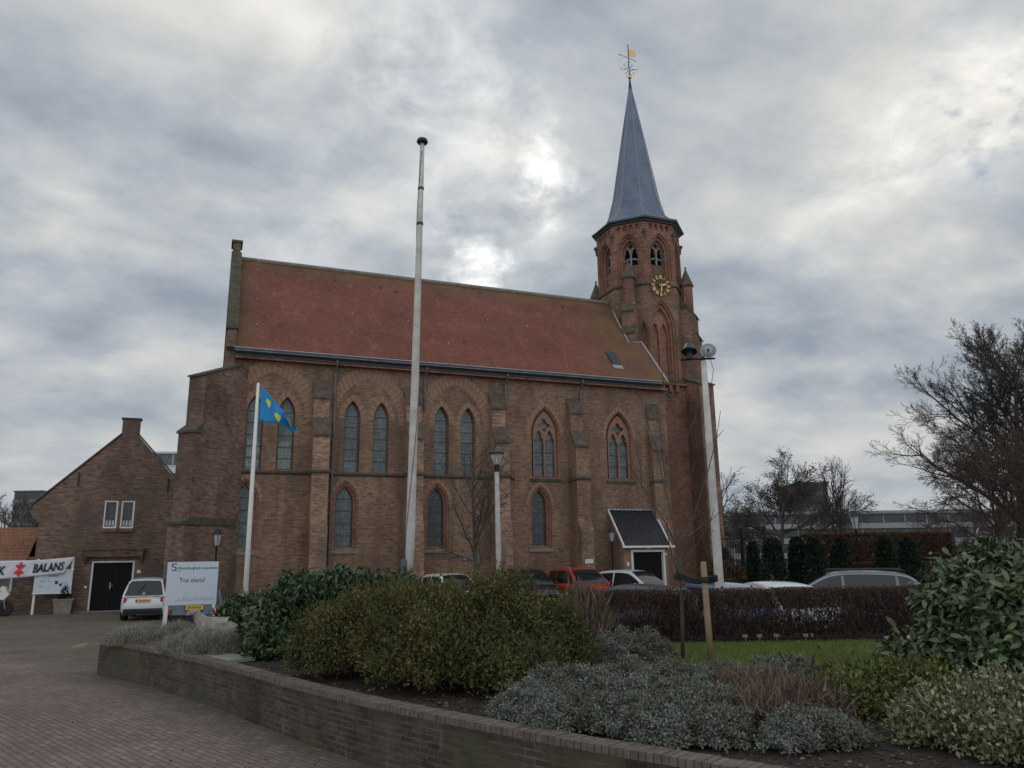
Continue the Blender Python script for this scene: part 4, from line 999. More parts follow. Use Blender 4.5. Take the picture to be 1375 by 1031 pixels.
def crown_pts(ells, n, zmin, depth=.22, inner=.12, bump=.12, low=-.35):
    E = np.array(ells, float); area = (E[:, 3]*E[:, 4]+E[:, 3]*E[:, 5]+E[:, 4]*E[:, 5]); out = []; nor = []; got = 0
    while got < n:
        k = rng.choice(len(E), n*2, p=area/area.sum()); d = unit(rng.normal(size=(n*2, 3)))
        ph = (d*np.array([5.3, 4.7, 6.1])+k[:, None]*1.7)
        rad = 1 + bump*np.sin(ph[:, 0]*1.0)*np.cos(ph[:, 1]*1.1+1) + bump*.6*np.sin(ph[:, 2]*1.6+2*ph[:, 0]) - depth*rng.random(n*2)**1.6
        deep = rng.random(n*2) < inner; rad = np.where(deep, rng.uniform(.35, .85, n*2), rad)
        p = E[k, :3] + d*rad[:, None]*E[k, 3:6]
        ok = (p[:, 2] > zmin) & (d[:, 2] > low)
        for j in range(len(E)):
            q = (((p - E[j, :3])/E[j, 3:6])**2).sum(1); ok &= ~((q < .6) & (k != j) & (rng.random(n*2) < .9))
        o = unit(d/E[k, 3:6]); out.append(p[ok]); nor.append(o[ok]); got += ok.sum()
    return np.concatenate(out)[:n], np.concatenate(nor)[:n]
def shrub(name, label, cat, ells, n, per, L, T, m, crad=.08, outw=.7, up=.35, zmin=BED, group=None, stems=12, sm='twig', depth=.22, inner=.12, bump=.12, jitter=.8, kw=None, part='foliage', low=-.35, facing=.8, shoots=0, shoot_len=.3):
    base = np.array([np.mean([e[0] for e in ells]), np.mean([e[1] for e in ells]), zmin])
    C, O = crown_pts(ells, n, zmin, depth, inner, bump, low)
    P = np.repeat(C, per, 0) + rng.normal(0, crad, (n*per, 3)); P[:, 2] = np.maximum(P[:, 2], zmin + .01)
    Or = np.repeat(O, per, 0)
    D = Or*outw + rng.normal(0, jitter, (n*per, 3))*.6 + np.array([0, 0, up])
    N = Or*facing + rng.normal(0, .45, (n*per, 3)) + np.array([0, 0, .45])
    t = thing(name, label, cat, tuple(base), 0, group)
    V, Fc = scatter(T, P - base, D, N, L*rng.uniform(.65, 1.25, n*per))
    np_mesh(part, V, Fc, m, t)
    if shoots:                                              # stray shoots standing out of the outline
        Cs, Os = crown_pts(ells, shoots*3, zmin, .05, 0, bump, .1); mb = MB(); pl = []
        for c0, o0 in list(zip(Cs, Os))[:shoots]:
            ln_ = shoot_len*rnd.uniform(.4, 1.2); d = Vector(o0)*.7 + Vector((rnd.gauss(0, .35), rnd.gauss(0, .35), .75)); d.normalize(); b0 = Vector(c0-base) - d*.12
            p1 = b0 + d*ln_*.55; p2 = p1 + (d + Vector((rnd.gauss(0, .3), rnd.gauss(0, .3), rnd.uniform(-.3, .1)))).normalized()*ln_*.5
            mb.tube([b0, p1, p2], [.005, .004, .002], 3, cap=False)
            for q in range(int(ln_/(L*.35))): f = rnd.random(); pl.append((b0.lerp(p1, f*2) if f < .5 else p1.lerp(p2, f*2-1)))
        mb.build('shoot_foliage', M[sm], t, split=False)
        pl = np.array([tuple(p) for p in pl]); V, Fc = scatter(T, pl, rng.normal(size=(len(pl), 3)) + np.array([0, 0, .5]), rng.normal(size=(len(pl), 3)) + np.array([0, 0, .6]), L*rng.uniform(.6, 1.2, len(pl))); np_mesh(part, V, Fc, m, t)
    if stems:
        mb = MB()
        for i in range(stems):
            e = ells[rnd.randrange(len(ells))]; a = rnd.uniform(0, 2*PI); r = rnd.uniform(.3, .85); h = rnd.uniform(.3, .8)
            b0 = Vector((e[0]+rnd.uniform(-.2, .2)*e[3], e[1]+rnd.uniform(-.2, .2)*e[4], zmin)) - Vector(base)
            tp = Vector((e[0]+r*math.cos(a)*e[3], e[1]+r*math.sin(a)*e[4], e[2]+h*e[5]*.7)) - Vector(base)
            md = b0.lerp(tp, .5) + Vector((rnd.uniform(-.05, .05), rnd.uniform(-.05, .05), .06))
            mb.tube([b0, md, tp], [.012, .009, .004], 4, cap=False)
        mb.build('woody_stem', M[sm], t)
    return t
SPRIG = tmpl('blade', .09); SMALL = tmpl('diamond', .28, .1); LEAF = tmpl('oval', .21, .14); CURL = tmpl('diamond', .30, .25); ROUND = tmpl('leaf', .3, .05); NEEDLE = tmpl('blade', .06)
# silver and grey-green low shrubs
LAVG = 'grey green low shrubs at the corner of the raised bed'
shrub('lavender_shrub', 'grey green low mound shrub nearest the corner of the brick wall', 'shrub', [(-7.35, 15.45, .52, .60, .50, .36), (-7.0, 15.2, .5, .4, .4, .30)], 900, 26, .055, SPRIG, M['lav'], .04, .7, .5, group=LAVG, stems=0, bump=.1)
shrub('lavender_shrub', 'small grey green mound shrub behind the stone sheep near the sign post', 'shrub', [(-6.75, 15.9, .56, .45, .40, .34)], 520, 26, .055, SPRIG, M['lav'], .04, .7, .5, group=LAVG, stems=0)
shrub('lavender_shrub', 'grey green mound shrub directly in front of the stone sheep', 'shrub', [(-5.72, 13.95, .52, .50, .42, .36), (-5.15, 13.55, .50, .52, .42, .40)], 1200, 26, .055, SPRIG, M['lav'], .04, .7, .5, group=LAVG, stems=0)
SANG = 'silver grey santolina shrubs along the front of the bed'
def santo(label, ells, n):
    rs = random.Random(len(label)*7+n); more = []
    for x, y, z, a, b_, c in ells:                      # uneven mounds within the mound
        for q in range(6):
            t = rs.uniform(0, 2*PI); f = rs.uniform(.3, .95); h = rs.uniform(.35, 1.05)*(1-.35*f); r = rs.uniform(.12, .24)
            more.append((x+f*a*math.cos(t), y+f*b_*math.sin(t), z+c*h-r*.6, r*1.15, r*1.15, r))
    ells = ells + more
    shrub('santolina_shrub', label, 'shrub', ells, n*2, 22, .030, CURL, M['santo'], .026, .8, .25, group=SANG, stems=0, bump=.22, depth=.34, jitter=1.5)
santo('silver grey shrub between the olive bush and the wall coping', [(.48, 8.6, .60, .50, .45, .36), (.2, 8.15, .58, .3, .3, .22), (.62, 7.75, .58, .38, .34, .24)], 1100)
santo('largest silver grey shrub spreading above the wall coping', [(1.35, 8.35, .62, .72, .80, .38), (1.15, 7.5, .6, .5, .45, .28), (1.75, 7.75, .6, .5, .55, .30), (1.3, 7.0, .58, .34, .3, .2)], 2500)
santo('silver grey shrub at the far edge of the bed beside the dry brown grass', [(1.65, 11.5, .62, .6, .60, .42), (1.3, 12.0, .6, .4, .4, .38)], 1000)
santo('silver grey shrub at the foot of the young tree', [(2.1, 9.5, .6, .60, .6, .24), (1.75, 9.0, .6, .5, .5, .28), (2.6, 9.0, .6, .45, .5, .22)], 1500)
santo('silver grey shrub behind the bare cut stems beside the lawn', [(3.2, 9.7, .6, .42, .38, .28), (3.55, 9.5, .6, .30, .30, .22)], 700)
santo('small silver grey shrub near the brown perennials above the coping', [(1.72, 7.05, .58, .24, .24, .22)], 260)
santo('small round silver grey shrub alone on bare soil near the coping', [(2.40, 6.85, .58, .28, .25, .24), (2.62, 6.95, .58, .18, .18, .18)], 420)
# dry perennials and grass
shrub('dry_perennial', 'tangle of dry brown stems among the silver shrubs', 'plant', [(2.45, 8.3, .6, .5, .5, .26), (2.75, 7.8, .6, .40, .4, .22), (2.2, 7.6, .6, .3, .35, .18)], 800, 14, .14, NEEDLE, M['dry'], .06, .3, .9, stems=30, sm='twig', jitter=1.1)
shrub('dry_grass', 'tall dry brown grass between the olive bush and the hedge', 'plant', [(1.05, 12.3, .62, .42, .4, .85)], 420, 16, .26, NEEDLE, M['dry'], .05, .25, 1.3, stems=40, jitter=.6)
# leafy shrubs
shrub('olive_shrub', 'big wide olive green bush with small leaves behind the wall', 'shrub', [(-2.25, 11.25, .98, .70, .70, .58), (-1.55, 10.8, 1.06, .85, .8, .66), (-.80, 10.4, 1.03, .90, .9, .62), (-.22, 10.6, 1.17, .5, .6, .66), (.0, 10.5, 1.00, .72, .8, .60), (.48, 10.7, .85, .50, .6, .46), (-.9, 9.75, .90, .8, .5, .42), (.05, 9.45, .78, .5, .45, .34), (-2.6, 11.0, .85, .5, .35, .36)], 8600, 13, .052, tmpl('diamond', .24, .12), M['hyper'], .07, .55, .45, stems=60, depth=.36, inner=.08, bump=.24, jitter=1.1, shoots=420, shoot_len=.34)
shrub('laurel_shrub', 'dark glossy laurel bush behind the sheep and the olive bush', 'shrub', [(-4.05, 13.7, .95, .42, .5, .60), (-3.6, 13.9, 1.10, .66, .70, .64), (-3.0, 14.1, 1.14, .80, .7, .66), (-2.3, 14.2, 1.1, .6, .6, .6), (-3.95, 13.1, .78, .32, .32, .30)], 2300, 10, .115, LEAF, M['laurel'], .09, .6, .15, stems=20, bump=.2, shoots=90, shoot_len=.3)
shrub('broadleaf_shrub', 'low dark broad leaved plant between the sheep and the flagpole', 'shrub', [(-5.9, 16.9, .82, .32, .35, .42), (-5.5, 16.6, .8, .36, .38, .44)], 260, 9, .16, LEAF, M['laurel'], .09, .5, .6, stems=10)
shrub('rhododendron', 'large rhododendron with long dull green leaves beside the lawn', 'shrub', [(6.0, 9.3, 1.12, 1.15, 1.0, .98), (5.45, 9.05, .98, .72, .7, .62), (6.9, 9.3, 1.2, 1.0, 1.0, .98), (4.85, 9.6, .78, .42, .4, .36)], 3600, 8, .135, tmpl('oval', .20, .22), M['bigleaf'], .06, .5, -.3, stems=26, sm='barkd', bump=.17, jitter=.8, facing=1.1, depth=.16)
shrub('spirea_shrub', 'low yellow green leafy shrub in front of the rhododendron', 'shrub', [(3.6, 8.5, .62, .55, .5, .26), (4.25, 8.7, .62, .55, .5, .28), (3.2, 8.1, .62, .35, .35, .24)], 1500, 12, .062, SMALL, M['spirea'], .06, .55, .5, stems=24, jitter=1.0, shoots=70, shoot_len=.3)
shrub('variegated_shrub', 'pale cream and green variegated shrub below the rhododendron', 'shrub', [(3.75, 6.9, .62, .50, .45, .34), (4.4, 7.1, .64, .6, .5, .38), (4.9, 6.6, .62, .7, .55, .36), (4.0, 6.3, .6, .45, .4, .28)], 2600, 11, .048, ROUND, M['varieg'], .055, .6, .35, stems=30, jitter=1.0, bump=.24, depth=.32, shoots=160, shoot_len=.22)
def cut_stems():
    t = thing('bare_shrub', 'few bare dark cut stems with a few green leaves beside the lawn', 'shrub', (3.15, 8.6, BED))
    o = Vector((3.15, 8.6, BED))
    for px in ([(1072, 925), (1058, 895), (1046, 875)], [(1040, 925), (1022, 910), (1008, 905)], [(1088, 930), (1090, 900), (1092, 880)], [(1066, 920), (1078, 905), (1100, 893)]):
        mb = MB(); mb.tube([at(x, y, 8.5) - o for x, y in px], [.016, .013, .010], 6); mb.build('stem', M['barkd'], t)
    n = 90; P = rng.normal(0, 1, (n, 3))*np.array([.28, .2, .14]) + np.array([.0, 0, .33]); V, Fc = scatter(ROUND, P, rng.normal(size=(n, 3)), rng.normal(size=(n, 3))+np.array([0, 0, 1]), rng.uniform(.04, .08, n)); np_mesh('foliage', V, Fc, M['spirea'], t)
cut_stems()
# fallen leaves and crumbs on the soil
n = 9000; xs = rng.uniform(-7.5, 6.5, n*4); ys = rng.uniform(5.5, 16.5, n*4); poly = inner + BACK
ok = np.array([in_poly(a, b, poly) for a, b in zip(xs, ys)]); P = np.stack([xs[ok], ys[ok], np.full(ok.sum(), BED-.022)], 1)
V, Fc = scatter(SMALL, P, rng.normal(size=(len(P), 3))*np.array([1, 1, .2]), np.tile([0, 0, 1.], (len(P), 1))+rng.normal(0, .3, (len(P), 3)), rng.uniform(.02, .07, len(P)))
tag(np_mesh('leaf_litter', V, Fc, M['litter']), 'brown fallen leaves scattered over the dark soil', 'leaves', kind='stuff')

n = 1500; xs = rng.uniform(-14, 1, n*3); ys = rng.uniform(5, 27, n*3); dw = (xs+8.26)*.733 + (ys-15.78)*.68
ok = (dw < -.05) & (rng.random(n*3) < .25 + .75*np.exp(dw*1.6)); P = np.stack([xs[ok], ys[ok], np.full(ok.sum(), .006)], 1)
V, Fc = scatter(SMALL, P, rng.normal(size=(len(P), 3))*np.array([1, 1, .15]), np.tile([0, 0, 1.], (len(P), 1))+rng.normal(0, .25, (len(P), 3)), rng.uniform(.012, .05, len(P)))
tag(np_mesh('leaf_litter', V, Fc, M['litter']), 'small brown leaves and crumbs scattered over the brick paving', 'leaves', kind='stuff')

# ------------------------------------------------------------------ hedges
def hedge_path(name, label, path, w_, z0, z1, ntw, nlf, m, lm, L, thin=None, group=None):
    """path of (x, y); twigs upright in the body, leaves over the outside"""
    pa = np.array(path, float); seg = np.diff(pa, axis=0); ln = np.linalg.norm(seg, axis=1); cum = np.concatenate([[0], np.cumsum(ln)])
    def place(n):
        s = rng.uniform(0, cum[-1], n); i = np.clip(np.searchsorted(cum, s)-1, 0, len(seg)-1); f = (s-cum[i])/ln[i]
        c = pa[i] + seg[i]*f[:, None]; nn = np.stack([-seg[i][:, 1], seg[i][:, 0]], 1)/ln[i][:, None]; return s, c, nn
    base = np.array([pa[:, 0].mean(), pa[:, 1].mean(), z0]); t = thing(name, label, 'hedge', tuple(base), 0, group)
    s, c, nn = place(ntw); u = rng.uniform(-.5, .5, ntw)*w_; z = z0 + (z1-z0)*rng.uniform(0, 1, ntw)
    if thin:
        h = (z-z0)/(z1-z0); drop = rng.random(ntw) < thin*np.exp(-((h-.5)/.2)**2)*(np.sin(s*1.9)+np.sin(s*4.7+1)*.6+1.0 > .3); s, c, nn, u, z = s[~drop], c[~drop], nn[~drop], u[~drop], z[~drop]
    k = len(s); P = np.stack([c[:, 0]+nn[:, 0]*u, c[:, 1]+nn[:, 1]*u, z], 1); D = rng.normal(0, .42, (k, 3))+np.array([0, 0, 1.0])
    Lg = np.minimum(L*rng.uniform(.5, 1.3, k), (z1+.03*rng.random(k)-P[:, 2])+.03)
    V, Fc = scatter(tmpl('blade', .028), P-base, D, rng.normal(size=(k, 3)), Lg); np_mesh('twigs', V, Fc, m, t)
    if nlf:
        s, c, nn = place(nlf); top = rng.random(nlf) < .35; u = np.where(top, rng.uniform(-.5, .5, nlf), np.where(rng.random(nlf) < .75, -.5, .5)*rng.uniform(.8, 1.06, nlf))*w_
        z = np.where(top, z1-.05*rng.random(nlf), z0+(z1-z0)*rng.random(nlf)); P = np.stack([c[:, 0]+nn[:, 0]*u, c[:, 1]+nn[:, 1]*u, z], 1) + rng.normal(0, .02, (nlf, 3))
        V, Fc = scatter(ROUND, P-base, rng.normal(size=(nlf, 3)), rng.normal(size=(nlf, 3)), .055*rng.uniform(.6, 1.3, nlf)); np_mesh('leaves', V, Fc, lm, t)
    return t
hedge_path('twig_hedge', 'long low clipped bare brown hedge behind the lawn', [(.9, 15.1), (4, 14.9), (8, 14.8), (12.5, 14.9)], .75, BED, 1.47, 62000, 9000, M['hedge'], M['hedgeleaf'], .20, thin=.5)
hedge_path('beech_hedge', 'tall orange brown beech hedge behind the dark clipped yews', [(11.0, 29.4), (15.9, 29.2), (16.3, 30.8)], 1.2, 0, 2.80, 20000, 60000, M['hedge'], M['beech'], .4)
hedge_path('beech_hedge_low', 'lower orange brown hedge piece in front of the beech hedge', [(9.9, 27.9), (12.5, 27.7), (16, 27.6)], .6, 0, 1.75, 8000, 16000, M['hedge'], M['beech'], .3)
# clipped yews
for px, w_, top, y, lab in ((1012, .62, 729, 29.5, 'small dark rounded yew beside the iron fence'), (1039, 1.05, 724, 26, 'broad dark yew cone, first of the row beside the fence'), (1072, .80, 723, 26.4, 'dark yew cone, thin one of the close pair before the beech hedge'), (1095, .95, 723, 26, 'dark yew cone, broad one of the close pair before the beech hedge'),
                         (1131, .95, 724, 26, 'dark flat topped yew cone just before the lantern post'), (1190, .80, 721, 26.3, 'dark yew column directly after the lantern post'), (1222, .92, 722, 26, 'dark yew cone at the far end of the beech hedge')):
    c = at(px, 760, y); zt = at(px, top, y).z
    n = 5200; h = rng.random(n); rr = w_*.46*(.40+.86*(1-h))*np.where(h > .93, (1-(h-.93)/.07*.55), 1)*rng.uniform(.8, 1.05, n); a = rng.uniform(0, 2*PI, n)
    rr = rr*(1+.07*np.sin(3*a+7*h)+.05*np.sin(9*h+a))
    P = np.stack([rr*np.cos(a), rr*np.sin(a), h*zt], 1); O = np.stack([np.cos(a), np.sin(a), np.full(n, .3)], 1)
    t = thing('clipped_yew', lab, 'yew', (c.x, c.y, 0), 0, 'dark clipped yews before the beech hedge')
    V, Fc = scatter(SMALL, P, O+rng.normal(0, .6, (n, 3))+np.array([0, 0, .4]), O+rng.normal(0, .5, (n, 3)), .11*rng.uniform(.6, 1.3, n)); np_mesh('foliage', V, Fc, M['yew'], t)
    mb = MB(); mb.tube([(0, 0, 0), (0, 0, zt*.7)], [.08, .04], 6); mb.build('trunk', M['barkd'], t)
shrub('brown_shrub', 'brown withered shrub at the foot of the tower buttress', 'shrub', [(8.9, 33.0, .9, .75, .6, .75), (10.0, 33.2, .8, .6, .5, .6)], 420, 10, .13, ROUND, M['beech'], .1, .5, .3, zmin=0, stems=24)
shrub('dark_shrub', 'dark green rounded shrub against the tower foot', 'shrub', [(9.05, 34.0, 1.15, .42, .42, 1.15)], 420, 12, .09, SMALL, M['yew'], .08, .5, .4, zmin=0, stems=4)
shrub('low_dark_shrub', 'low reddish dark shrubs along the church wall behind the laurel', 'shrub', [(-9.4, 30.2, .35, 1.3, .4, .55)], 260, 10, .08, SMALL, foliage('dark_red_leaf', [(0, (.03, .014, .012)), (1, (.075, .03, .022))]), .09, .5, .4, zmin=0, stems=6)

# ------------------------------------------------------------------ trees
def grow(rs, base, d0, L0, r0, levels, nchild, spread, ratio, gravity=0.0, wig=.18, up=.12, first=.35, shape=None):
    out = []
    def br(p, d, L, r, lv):
        k = 5 if lv < levels-1 else 4
        pts = [p.copy()]; dd = d.copy(); rad = [r]; dirs = [dd.copy()]
        for i in range(k):
            w_ = wig*(.35 if lv == 0 else 1); dd = (dd + Vector((rs.gauss(0, w_), rs.gauss(0, w_), rs.gauss(0, w_) + (up if lv < levels-1 else up*.5) - gravity*lv/levels))).normalized()
            p = p + dd*(L/k); pts.append(p.copy()); dirs.append(dd.copy()); rad.append(max(r*(1-.72*(i+1)/k), .004))
        out.append((pts, rad, lv))
        if lv >= levels: return
        nc = nchild[min(lv, len(nchild)-1)]
        for j in range(nc):
            f = first + (1-first)*(j+rs.random()*.9)/nc if lv == 0 else .18 + .82*(j+rs.random())/nc
            f = min(f, .999); i = int(f*k); q = pts[i].lerp(pts[min(i+1, k)], f*k-i); rr = rad[i]
            a = rs.uniform(0, 2*PI); sp = spread[min(lv, len(spread)-1)]*rs.uniform(.7, 1.25)
            ax = dirs[i].orthogonal().normalized(); ax = Matrix.Rotation(a, 3, dirs[i]) @ ax
            nd = (dirs[i]*math.cos(sp) + ax*math.sin(sp)).normalized()
            Lc = L*ratio[min(lv, len(ratio)-1)]*rs.uniform(.65, 1.15)*(1.15-.5*f)
            br(q, nd, Lc, min(rr*.60, r*.5), lv+1)
    br(Vector(base), Vector(d0).normalized(), L0, r0, 0)
    return out
def tree_from(name, label, branches, m, loc, group=None, split_at=1, cat='tree', minr=0.0):
    t = thing(name, label, cat, loc, 0, group)
    tr = MB(); 
    for pts, rad, lv in branches:
        if lv == 0: tr.tube(pts, rad, 8)
    tr.build('trunk', m, t, smooth=True, split=False)
    V = []; Fc = []; o = 0
    for pts, rad, lv in branches:
        if lv == 0: continue
        n = 5 if rad[0] > .04 else 3
        b = MB(); b.tube(pts, [max(q, minr) for q in rad], n, cap=False)
        V += b.v; Fc += [tuple(i+o for i in f) for f in b.f]; o += len(b.v)
    np_mesh('crown', np.array(V), np.array(Fc), m, t)
    return t
def twig_tips(branches, lvmin):
    return np.array([tuple(p) for pts, rad, lv in branches if lv >= lvmin for p in pts[1:]])
def wall_tree():
    rs = random.Random(19); b = grow(rs, (0, 0, 0), (-.03, 0, 1), 5.6, .10, 4, (18, 7, 4, 3), (1.0, .7, .6, .6), (.52, .5, .55, .6), wig=.07, up=.06, first=.26)
    tree_from('bare_tree', 'bare leafless tree growing against the church wall', b, M['bark'], (-1.42, 30.6, 0))
wall_tree()
def young_tree():
    t = thing('young_tree', 'thin young leafless tree tied to a stake on the lawn edge', 'tree', (2.48, 11.9, BED)); o = Vector((2.48, 11.9, BED))
    def poly(px, y): return [at(x, q, y) - o for x, q in px]
    mb = MB(); mb.tube([Vector((0, 0, 0))] + poly([(916, 830), (914, 780), (913, 745)], 11.9), [.031, .027, .024, .020], 8); mb.build('trunk', M['bark'], t, smooth=True)
    lines = [([(913, 748), (905, 705), (895, 655), (880, 600), (868, 560), (857, 520)], 11.7), ([(913, 742), (893, 700), (862, 655), (838, 612), (829, 590)], 12.1), ([(913, 750), (930, 700), (949, 640), (962, 588), (967, 551)], 11.9),
             ([(913, 745), (912, 690), (907, 620), (904, 540), (901, 480)], 12.0), ([(915, 758), (935, 730), (952, 700), (960, 680)], 11.8), ([(907, 620), (922, 590), (934, 560), (940, 530)], 12.0), ([(895, 655), (890, 610), (884, 560)], 11.6),
             ([(913, 748), (925, 720), (944, 705), (957, 715)], 11.9), ([(862, 655), (858, 620), (850, 590)], 12.2), ([(911, 660), (925, 640), (934, 618)], 12.1), ([(904, 540), (893, 515), (889, 490)], 11.9), ([(914, 775), (905, 750), (898, 715), (896, 690)], 12.0)]
    br = [poly(p, y) for p, y in lines]
    rs = random.Random(5)
    for q in br:
        q2 = [p + Vector((rs.gauss(0, .012), rs.gauss(0, .05), rs.gauss(0, .01))) if 0 < i else p for i, p in enumerate(q)]
        mb = MB(); n = len(q2); mb.tube(q2, [.014 - .010*i/(n-1) for i in range(n)], 5)
        for i in range(1, n-1):
            if rs.random() < .6: d = Vector((rs.gauss(0, .12), rs.gauss(0, .12), .14)); mb.tube([q2[i], q2[i]+d*.6, q2[i]+d], [.006, .005, .003], 4)
        mb.build('branch', M['bark'], t, split=False)
    s = gp(955, 893, BED)
    st = thing('tree_stake', 'round pine stake beside the young tree', 'stake', (s.x, s.y, BED)); mb = MB()
    mb.lathe([(.047, 0), (.046, .7), (.044, 1.40), (.038, 1.43), (0, 1.435)], (0, 0, 0), 14); p_ = mb.build('post', M['wood'], st, smooth=True); p_.rotation_euler = (0, R(-.6), 0)
    mb = MB()
    A, B = at(909, 771, 11.9), at(962, 776, s.y)
    pts = [A.lerp(B, i/8) + Vector((0, -.04, -.07*math.sin(PI*i/8))) for i in range(9)]
    org = pts[4].copy()
    for dz in (-.028, .0, .028): mb.tube([p - org + Vector((0, 0, dz)) for p in pts], .024, 6)
    ring = lambda c, r: [Vector((c.x + r*math.cos(2*PI*i/12), c.y + r*math.sin(2*PI*i/12), c.z)) - org for i in range(13)]
    for dz in (-.03, .0, .03): mb.tube(ring(Vector((s.x, s.y, pts[7].z+dz)), .066), .012, 5); mb.tube(ring(Vector((2.46, 11.9, pts[1].z+dz)), .045), .012, 5)
    tb = mb.build('tree_tie', M['rubber'], split=False); tb.location = org; tag(tb, 'black rubber tie strap between the young tree and its stake', 'strap')
young_tree()
def leafy(branches, lvmin, n, L, m, t, sd=.18, T=None):
    tips = twig_tips(branches, lvmin); P = tips[rng.integers(0, len(tips), n)] + rng.normal(0, sd, (n, 3)); V, Fc = scatter(T or ROUND, P, rng.normal(size=(n, 3)), rng.normal(size=(n, 3)), L*rng.uniform(.6, 1.3, n)); np_mesh('leaves', V, Fc, m, t)
def far_trees():
    rs = random.Random(21)
    def one(px, y, h, L0, lab, seed, nch, spr, rat, r0, name='bare_tree', levels=4, leaves=0, lean=0, m='fartwig', first=.3, grav=0, minr=.010, lm='browncrown', up=.12, group=None, wide=1.0):
        b = grow(random.Random(seed), (0, 0, 0), (lean, 0, 1), L0, r0, levels, nch, spr, rat, grav, .13, up, first)
        zmax = max(p.z for pts, _, _ in b for p in pts); f = h/zmax
        b = [([Vector((p.x*f*wide, p.y*f*wide, p.z*f)) for p in pts], [q for q in rad], lv) for pts, rad, lv in b]
        c = at(px, 745, y); t = tree_from(name, lab, b, M[m], (c.x, c.y, 0), group, minr=minr)
        if leaves: leafy(b, 3, leaves, .13, M[lm], t, .22)
        return t
    one(1050, 60, 9.9, 5.2, 'broad domed tree with brown leaf remnants beyond the yews', 3, (16, 9, 7, 5), (1.15, .65, .65, .6), (.86, .55, .5, .6), .24, 'domed_tree', 4, 9000, m='fartwig', first=.34, minr=.012, up=.10, wide=1.18)
    one(1138, 50, 8.6, 6.0, 'slim bare tree standing alone against the sky behind the lantern', 5, (24, 9, 5), (.62, .55, .5), (.48, .48, .52), .14, levels=3, first=.22, minr=.008)
    one(972, 66, 9.4, 6.0, 'bare grey tree half hidden behind the tower', 8, (10, 6, 4), (.7, .6, .6), (.5, .5, .5), .18, levels=3, minr=.014)
    one(1000, 75, 7.2, 4.2, 'low bare thicket tree between the tower and the domed tree', 9, (16, 9, 5), (.9, .7, .6), (.6, .5, .5), .18, levels=3, minr=.014, wide=1.7)
    one(1432, 39, 14.8, 8.5, 'tall dark bare tree just beyond the broad twiggy crown', 13, (24, 10, 7, 5, 3), (.85, .65, .62, .6, .6), (.50, .50, .52, .58, .6), .25, 'old_tree', 5, m='barkd', first=.20, minr=.006, up=.07)
    one(1366, 36, 13.6, 8.5, 'tall old bare tree with broad twiggy crown above the rhododendron', 23, (26, 10, 7, 5, 3), (.95, .65, .62, .6, .6), (.56, .50, .52, .58, .6), .25, 'old_tree', 5, m='barkd', first=.24, minr=.006, up=.07)
    one(1352, 33, 7.8, 4.2, 'lower spreading bare tree with drooping twigs before the old tree', 17, (24, 10, 6, 4, 3), (1.15, .75, .65, .6, .6), (.72, .55, .5, .58, .6), .12, 'spreading_tree', 5, m='twig', first=.15, grav=.12, minr=.006, up=.06)
    for i, (px, y, h) in enumerate(((1268, 48, 4.6), (1300, 44, 4.2), (1345, 46, 5.0), (1390, 44, 5.5))):
        one(px, y, h, 2.4, ['leafless brown bush just past the beech hedge end', 'leafless brown bush before the low pale shed', 'leafless brown bush under the spreading tree', 'leafless brown bush under the old tree'][i], 30+i, (12, 7, 4), (.9, .7, .6), (.7, .55, .5), .07, 'bare_bush', 3, first=.05, group='leafless bushes below the old tree', minr=.011)
    for i, (px, y, h, lab) in enumerate(((-30, 105, 12.5, 'hazy bare tree farthest from the hall gable'), (2, 110, 12.2, 'hazy bare tree second from the far flats'), (22, 104, 11.2, 'hazy bare tree directly below the far flats'), (44, 108, 11.4, 'hazy bare tree between far flats and hall gable'), (62, 112, 10.5, 'hazy bare tree partly behind the hall gable'))):
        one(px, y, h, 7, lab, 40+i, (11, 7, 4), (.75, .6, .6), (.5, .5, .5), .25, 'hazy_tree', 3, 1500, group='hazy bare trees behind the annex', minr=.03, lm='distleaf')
far_trees()

# ------------------------------------------------------------------ far buildings
def far_building(name, label, x0, x1, y, dep, h, floors, wall, band, cat='building', rz=0, glassm='panedark', mull=2.4, loc=None, base=.3):
    t = thing(name, label, cat, ((x0+x1)/2, y, 0), rz); w_ = (x1-x0)/2; fh = h/floors
    mb = MB(); mb.box(-w_, w_, 0, dep, 0, h); mb.build('wall', wall, t)
    for i in range(floors):
        z0 = i*fh + fh*base; z1 = (i+1)*fh - .12
        mb = MB(); mb.box(-w_+.3, w_-.3, -.02, -.003, z0, z1); b = mb.build('window_band', M[glassm], t)
        mb = MB(); n = int(2*w_/mull)
        for j in range(n+1): x = -w_+.3+(2*w_-.6)*j/n; mb.box(x-.06, x+.06, -.06, -.021, z0, z1)
        mb.box(-w_+.3, w_-.3, -.062, -.0205, z0-.1, z0+.01); mb.build('window_frame', band, b)
        mb = MB(); mb.box(-w_-.05, w_+.05, -.35, -.07, z1+.02, z1+.12+fh*.28*(i < floors-1)); mb.build('parapet', band, t)
    mb = MB(); mb.box(-w_-.15, w_+.15, -.4, dep+.15, h+.005, h+.25); mb.build('roof', band, t)
    return t
m1 = plain('far_concrete', (.15, .15, .155), .9, var=.15, scale=.3); m2 = plain('far_pale_band', (.27, .28, .30), .8, var=.1, scale=.4); m3 = plain('far_dark_brick', (.075, .06, .055), .9, var=.2, scale=.5)
far_building('parking_deck', 'long low grey building with pale horizontal bands beyond the trees', 24, 80, 86, 14, 6.3, 4, m1, m2, base=.30)
far_building('office_block', 'dark brown block rising behind the domed tree', 35.5, 39.0, 95, 8, 10.4, 3, m3, plain('far_brown_band', (.12, .10, .09), .9), base=.6)
far_building('pale_roof_shed', 'low shed with flat pale roof before the long grey building', 33.5, 50, 62, 5, 2.6, 1, m1, m2)
